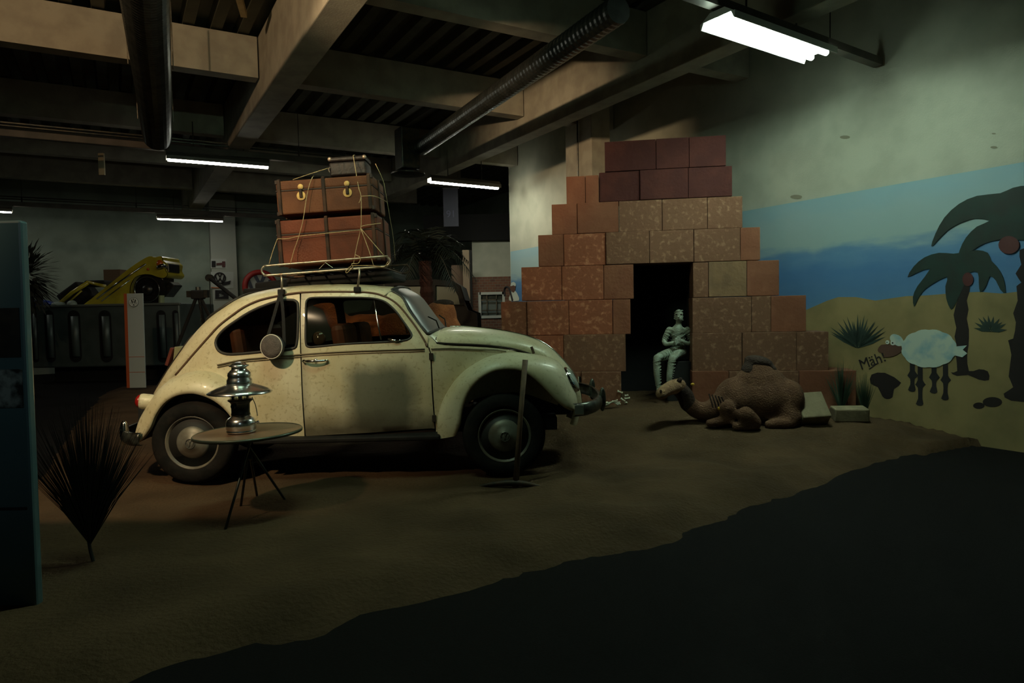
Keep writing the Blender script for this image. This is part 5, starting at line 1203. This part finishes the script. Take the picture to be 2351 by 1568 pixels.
# dark rolls behind the car
p=at(610,664,8.2); m=MB(); m.tube([at(562,672,8.2),at(640,668,8.2)],.05,10); m.tube([at(590,660,8.3),at(660,652,8.3)],.06,10); rollo=m.build('canvas_roll',blackmat,smoothed=True); tag(rollo,'black canvas rolls stacked behind the car roof','roll')
m=MB(); m.box((p.x,8.3,.83),(.7,.3,1.46)); rs=m.build('roll_stand',blackmat); tag(rs,'dark stand under the black canvas rolls behind the car','stand')
# yellow-red crate by tripod foot
p=at(425,812,9.8); t=thing('open_box','pale yellow open box with red flap behind the car tail','box',(p.x,9.8,SZ(p.x,9.8))); zb_=SZ(p.x,9.8); MB().box((p.x+.03,9.8,p.z-.02),(.26,.26,.22),Matrix.Rotation(.15,3,'Y')).build('box_body',mat('pale_yellow_card',(.42,.42,.22),.7),t); MB().box((p.x-.15,9.75,p.z-.03),(.04,.24,.26),Matrix.Rotation(.35,3,'Y')).build('red_flap',mat('red_card',(.22,.05,.03),.7),t); MB().box((p.x,9.8,(p.z-.12+zb_)/2),(.3,.3,p.z-.12-zb_)).build('base_crate',blackmat,t)
# dark tree behind display board
def leafy(name,label,c,rx,rz,n,m_,trunkz,lw=.05,ll=.22):
    t=thing(name,label,'plant',(c.x,c.y,0)); MB().tube([Vector((c.x,c.y,trunkz)),c],.04,8).build('trunk',rust_shade,t); m=MB()
    for _ in range(n):
        d=Vector((random.gauss(0,1),random.gauss(0,1),random.gauss(0,1))).normalized(); p=c+Vector((d.x*rx,d.y*rx,d.z*rz))*random.uniform(.2,1); e=(d+Vector((0,0,-.3))).normalized(); s_=e.cross(UP); s_=(s_ if s_.length>.1 else Vector((1,0,0))).normalized()*lw/2
        m.add([p,p+e*ll*.5+s_,p+e*ll,p+e*ll*.5-s_],[(0,1,2,3)])
    o=m.build('foliage',m_,t,fix=False); o['kind']='stuff'; return t
leafy('potted_tree','dark bushy artificial tree behind the display board',at(60,640,12.5),.42,.62,900,grassm,0)
# ------------------------------------------------------------------ PALM BEHIND CAR
YPm=8.6; base=at(982,690,YPm); crown=at(975,600,YPm)
pm=thing('artificial_palm','dark artificial palm with brown fibrous trunk behind the car','palm',(base.x,YPm,SZ(base.x,YPm)))
m=MB(); P=[Vector((base.x,YPm,SZ(base.x,YPm)-.02)),Vector((base.x+.01,YPm,1.2)),crown]; P=resample(P,30); m.tube(P,[.075+.014*(i%2) for i in range(30)],12); m.build('trunk',mat('palm_trunk_red_brown',(.045,.012,.007),.95,bump=.6,bscale=50),pm)
frm=mat('palm_leaf_dark',(.005,.008,.006),.5,spec=.4,col2=(.010,.014,.009),scale=5)
random.seed(23)
def frond(o,tip,sag,nl,ll,parent):
    mid=o.lerp(tip,.5)+UP*sag; P=resample(catmull([o,mid,tip],10),nl+1); m=MB(); m.tube(P,[lerp(.011,.003,i/nl) for i in range(nl+1)],5)
    for i in range(2,nl+1):
        d=(P[i]-P[i-1]).normalized(); s_=d.cross(UP).normalized() if abs(d.z)<.98 else Vector((1,0,0)); L_=ll*sin(pi*min(.97,.15+.85*i/nl))**.6
        for sg in (1,-1):
            e=(s_*sg*.75+d*.55-UP*random.uniform(.1,.5)).normalized(); q=P[i]; n=d*.009
            m.add([q-n,q+n,q+e*L_*.5+n-UP*.0,q+e*L_*.5-n,q+e*L_-UP*L_*.15],[(0,1,2,3),(3,2,4)])
    m.build('frond',frm,parent,fix=False)
for tx,ty,dY,sag in ((1092,640,-.2,.25),(1060,560,.2,.2),(1000,520,.3,.15),(955,525,-.3,.15),(905,560,-.2,.25),(890,625,.1,.3),(930,640,-.4,.2),(1045,665,-.4,.25),(1075,600,.5,.2),(1020,640,.6,.2),(900,600,.6,.2),(985,545,-.5,.1),(1035,590,-.55,.2)):
    frond(crown,at(tx,ty,YPm+dY),sag,22,.26,pm)
glow=at(958,542,YPm-.3); 
# second vehicle far behind: dark estate with windows coloured pale for reflection
YV=11.6; vz=0
van=thing('parked_car','dark old car parked far behind the palm','car',(at(990,720,YV).x,YV+.6,0))
dk=mat('dark_car_paint',(.005,.005,.005),.5,spec=.2)
V_=lambda x,y: at(x,y,YV)
prof=[(870,652),(900,646),(1000,644),(1040,648),(1056,658),(1066,690),(1075,712),(1095,720),(1100,800),(1096,815),(800,815),(800,720),(850,712)]
holes=[[(1000,655),(1040,657),(1052,680),(1056,699),(1000,699)],[(905,656),(985,655),(985,699),(890,699)]]
tp2=lambda L_: [(V_(*p).x,V_(*p).z) for p in L_]
for d in (0,1.4):
    flatten(tp2(prof),[tp2(h) for h in holes],.3,lambda x,z: Vector((x,YV+d,z))).build('side_body',dk,van,solid=.05)
m=MB(); L_=tp2(prof)[:6]; m.grid([[Vector((x,YV,z)) for x,z in L_],[Vector((x,YV+1.4,z)) for x,z in L_]]); m.build('roof',dk,van,solid=.04)
m=MB(); q=V_(1010,703); q2=V_(1066,703); m.tube([Vector((q.x,YV-.03,q.z)),Vector((q2.x,YV-.03,q.z))],.015,6); m.build('chrome_strip',chrome,van)
for wx in (880,1050):
    q=V_(wx,820); m=MB(); m.lathe([(.2,-.1),(.32,-.08),(.33,.06),(.2,.1)],(q.x,YV+.12,.33),(0,-1,0),24); m.build('wheel',tyrem,van,smoothed=True)
for h_ in holes: flatten(tp2(h_),[],.3,lambda x,z: Vector((x,YV+.05,z))).build('window_pane',mat('pale_reflection_pane',(.16,.18,.13),.3),van)  # opaque panes, reflected light put in as pale colour
m=MB(); m.box((V_(950,790).x,YV+.7,.75),(1.9,1.2,.5)); m.build('interior',blackmat,van)
# ------------------------------------------------------------------ BRICK KIOSK AND POST
def brickmat():
    m=bpy.data.materials.new('small_brick'); m.use_nodes=True; N=m.node_tree.nodes; L=m.node_tree.links; b=N['Principled BSDF']; b.inputs['Roughness'].default_value=.9
    t=N.new('ShaderNodeTexBrick'); tc=N.new('ShaderNodeTexCoord'); mp=N.new('ShaderNodeMapping'); mp.inputs['Rotation'].default_value=(pi/2,0,0); L.new(tc.outputs['Object'],mp.inputs[0]); L.new(mp.outputs[0],t.inputs[0])
    t.inputs['Color1'].default_value=(.17,.075,.045,1); t.inputs['Color2'].default_value=(.11,.05,.035,1); t.inputs['Mortar'].default_value=(.16,.15,.11,1); t.inputs['Scale'].default_value=4.2; t.inputs['Mortar Size'].default_value=.018
    L.new(t.outputs[0],b.inputs[0]); return m
YK=15.6; f=lambda x,y,d=0: at(x,y,YK+d)
kx0=f(1084,700).x; kx1=f(1240,700).x; kz=f(1100,636).z
wx0=f(1101,673).x; wx1=f(1156,673).x; wz1=f(1101,674).z; wz0=f(1101,728).z
ki=thing('brick_kiosk','low brick front with a barred window beyond the end of the mural wall','kiosk',((kx0+kx1)/2,YK,0))
bm=brickmat()
st(MB().box(((kx0+kx1)/2+.6,YK+.5,1.5),(kx1-kx0+1.2,.1,3.0)),'wall_partition',plaster)
st(MB().box(((kx0+kx1)/2+.2,YK+.45,3.3),(kx1-kx0+2.6,.3,.6)),'trim_lintel',blackmat)
def pbox(x0,x1,z0,z1,y0,y1): return MB().hexa([Vector((x0,y0,z0)),Vector((x1,y0,z0)),Vector((x1,y1,z0)),Vector((x0,y1,z0))],[Vector((x0,y0,z1)),Vector((x1,y0,z1)),Vector((x1,y1,z1)),Vector((x0,y1,z1))])
m=MB(); 
for args in ((kx0,wx0,0,kz),(wx1,kx1,0,kz),(wx0,wx1,0,wz0),(wx0,wx1,wz1,kz)): q=pbox(*args,YK,YK+.3); m.add(q.v,q.f)
m.build('brick_wall',bm,ki)
pbox(wx0,wx1,wz0,wz1,YK+.12,YK+.13).build('window_pane',mat('kiosk_pane',(.10,.13,.13),.2),ki)
m=MB(); 
for a_ in (((wx0-.03),wx0+.03,wz0-.03,wz1+.03),((wx1-.03),wx1+.03,wz0-.03,wz1+.03),(wx0,wx1,wz0-.03,wz0+.03),(wx0,wx1,wz1-.03,wz1+.03)): q=pbox(*a_,YK-.03,YK+.03); m.add(q.v,q.f)
m.build('window_frame',whp,ki)
for q_ in (.3,.7): x=lerp(wx0,wx1,q_); pbox(x-.012,x+.012,wz0,wz1,YK+.02,YK+.045).build('window_bar',darksteel,ki)
for q_ in (.28,.72): z=lerp(wz0,wz1,q_); pbox(wx0,wx1,z-.012,z+.012,YK+.02,YK+.045).build('window_bar',darksteel,ki)
q=at(1071,640,15.0); t=thing('door_post','tall pale brown post left of the brick kiosk','post',(q.x,15.0,0)); MB().box((q.x,15,1.35),(.15,.15,2.7)).build('post_body',mat('post_brown',(.20,.15,.10),.8),t,bevel=.01); MB().box((q.x+.10,15.02,1.35),(.05,.12,2.7)).build('dark_jamb',blackmat,t)
q=at(1050,600,15.3); t=MB().box((q.x,15.35,1.2),(.28,.06,2.4)).build('wooden_panel',mat('panel_brown',(.14,.09,.06),.85)); tag(t,'brown board panel beside the tall post behind the palm','panel')
q=hit(1090,560,A1*20.5,A1); t=thing('alarm_bell','dark red round alarm bell on the far wall by the post','bell',q); MB().lathe([(.13,-.02),(.13,.04),(.05,.08)],q,-A1,20).build('gong',redp,t,smoothed=True)
m=MB(); m.tube(catmull([q-A1*.02+UP*-.1,q-A1*.03+A2*.12-UP*.4,q-A1*.03+A2*.05-UP*.9],4),.012,5); m.build('cable',black,t)
# hanging banner with number
q=at(1035,475,14.3); t=thing('hanging_banner','dark blue hanging banner with pale number below the lamp','banner',Vector((q.x,14.3,at(1035,520,14.3).z)))
zt_=at(1035,432,14.3).z; zb_=at(1035,520,14.3).z; W_=34*14.3/F0
MB().box((q.x,14.3,(zt_+zb_)/2),(W_,.02,zt_-zb_)).build('banner_cloth',mat('banner_navy',(.004,.005,.013),.8),t)
text_mesh('91',.20,Vector((q.x,14.285,at(1035,492,14.3).z)),Vector((1,0,0)),UP,mat('banner_figures',(.02,.022,.045),.8),'figures',t,.002)
MB().tube([(q.x-W_/2-.03,14.3,zt_),(q.x+W_/2+.03,14.3,zt_)],.012,6).build('banner_rod',darksteel,t)
m=MB(); m.tube([(q.x-W_/2,14.3,zt_),(q.x-W_/2,14.3,4.2)],.004,4); m.tube([(q.x+W_/2,14.3,zt_),(q.x+W_/2,14.3,4.2)],.004,4); m.build('banner_wire',darksteel,t)
# lintel over the opening beyond the mural wall
a=at(900,548,16); 
st(slab(1.5,9.9,13.8,14.1,at(1153,540,15.9).z,at(1153,484,15.9).z),'trim_lintel',blackmat) if False else None
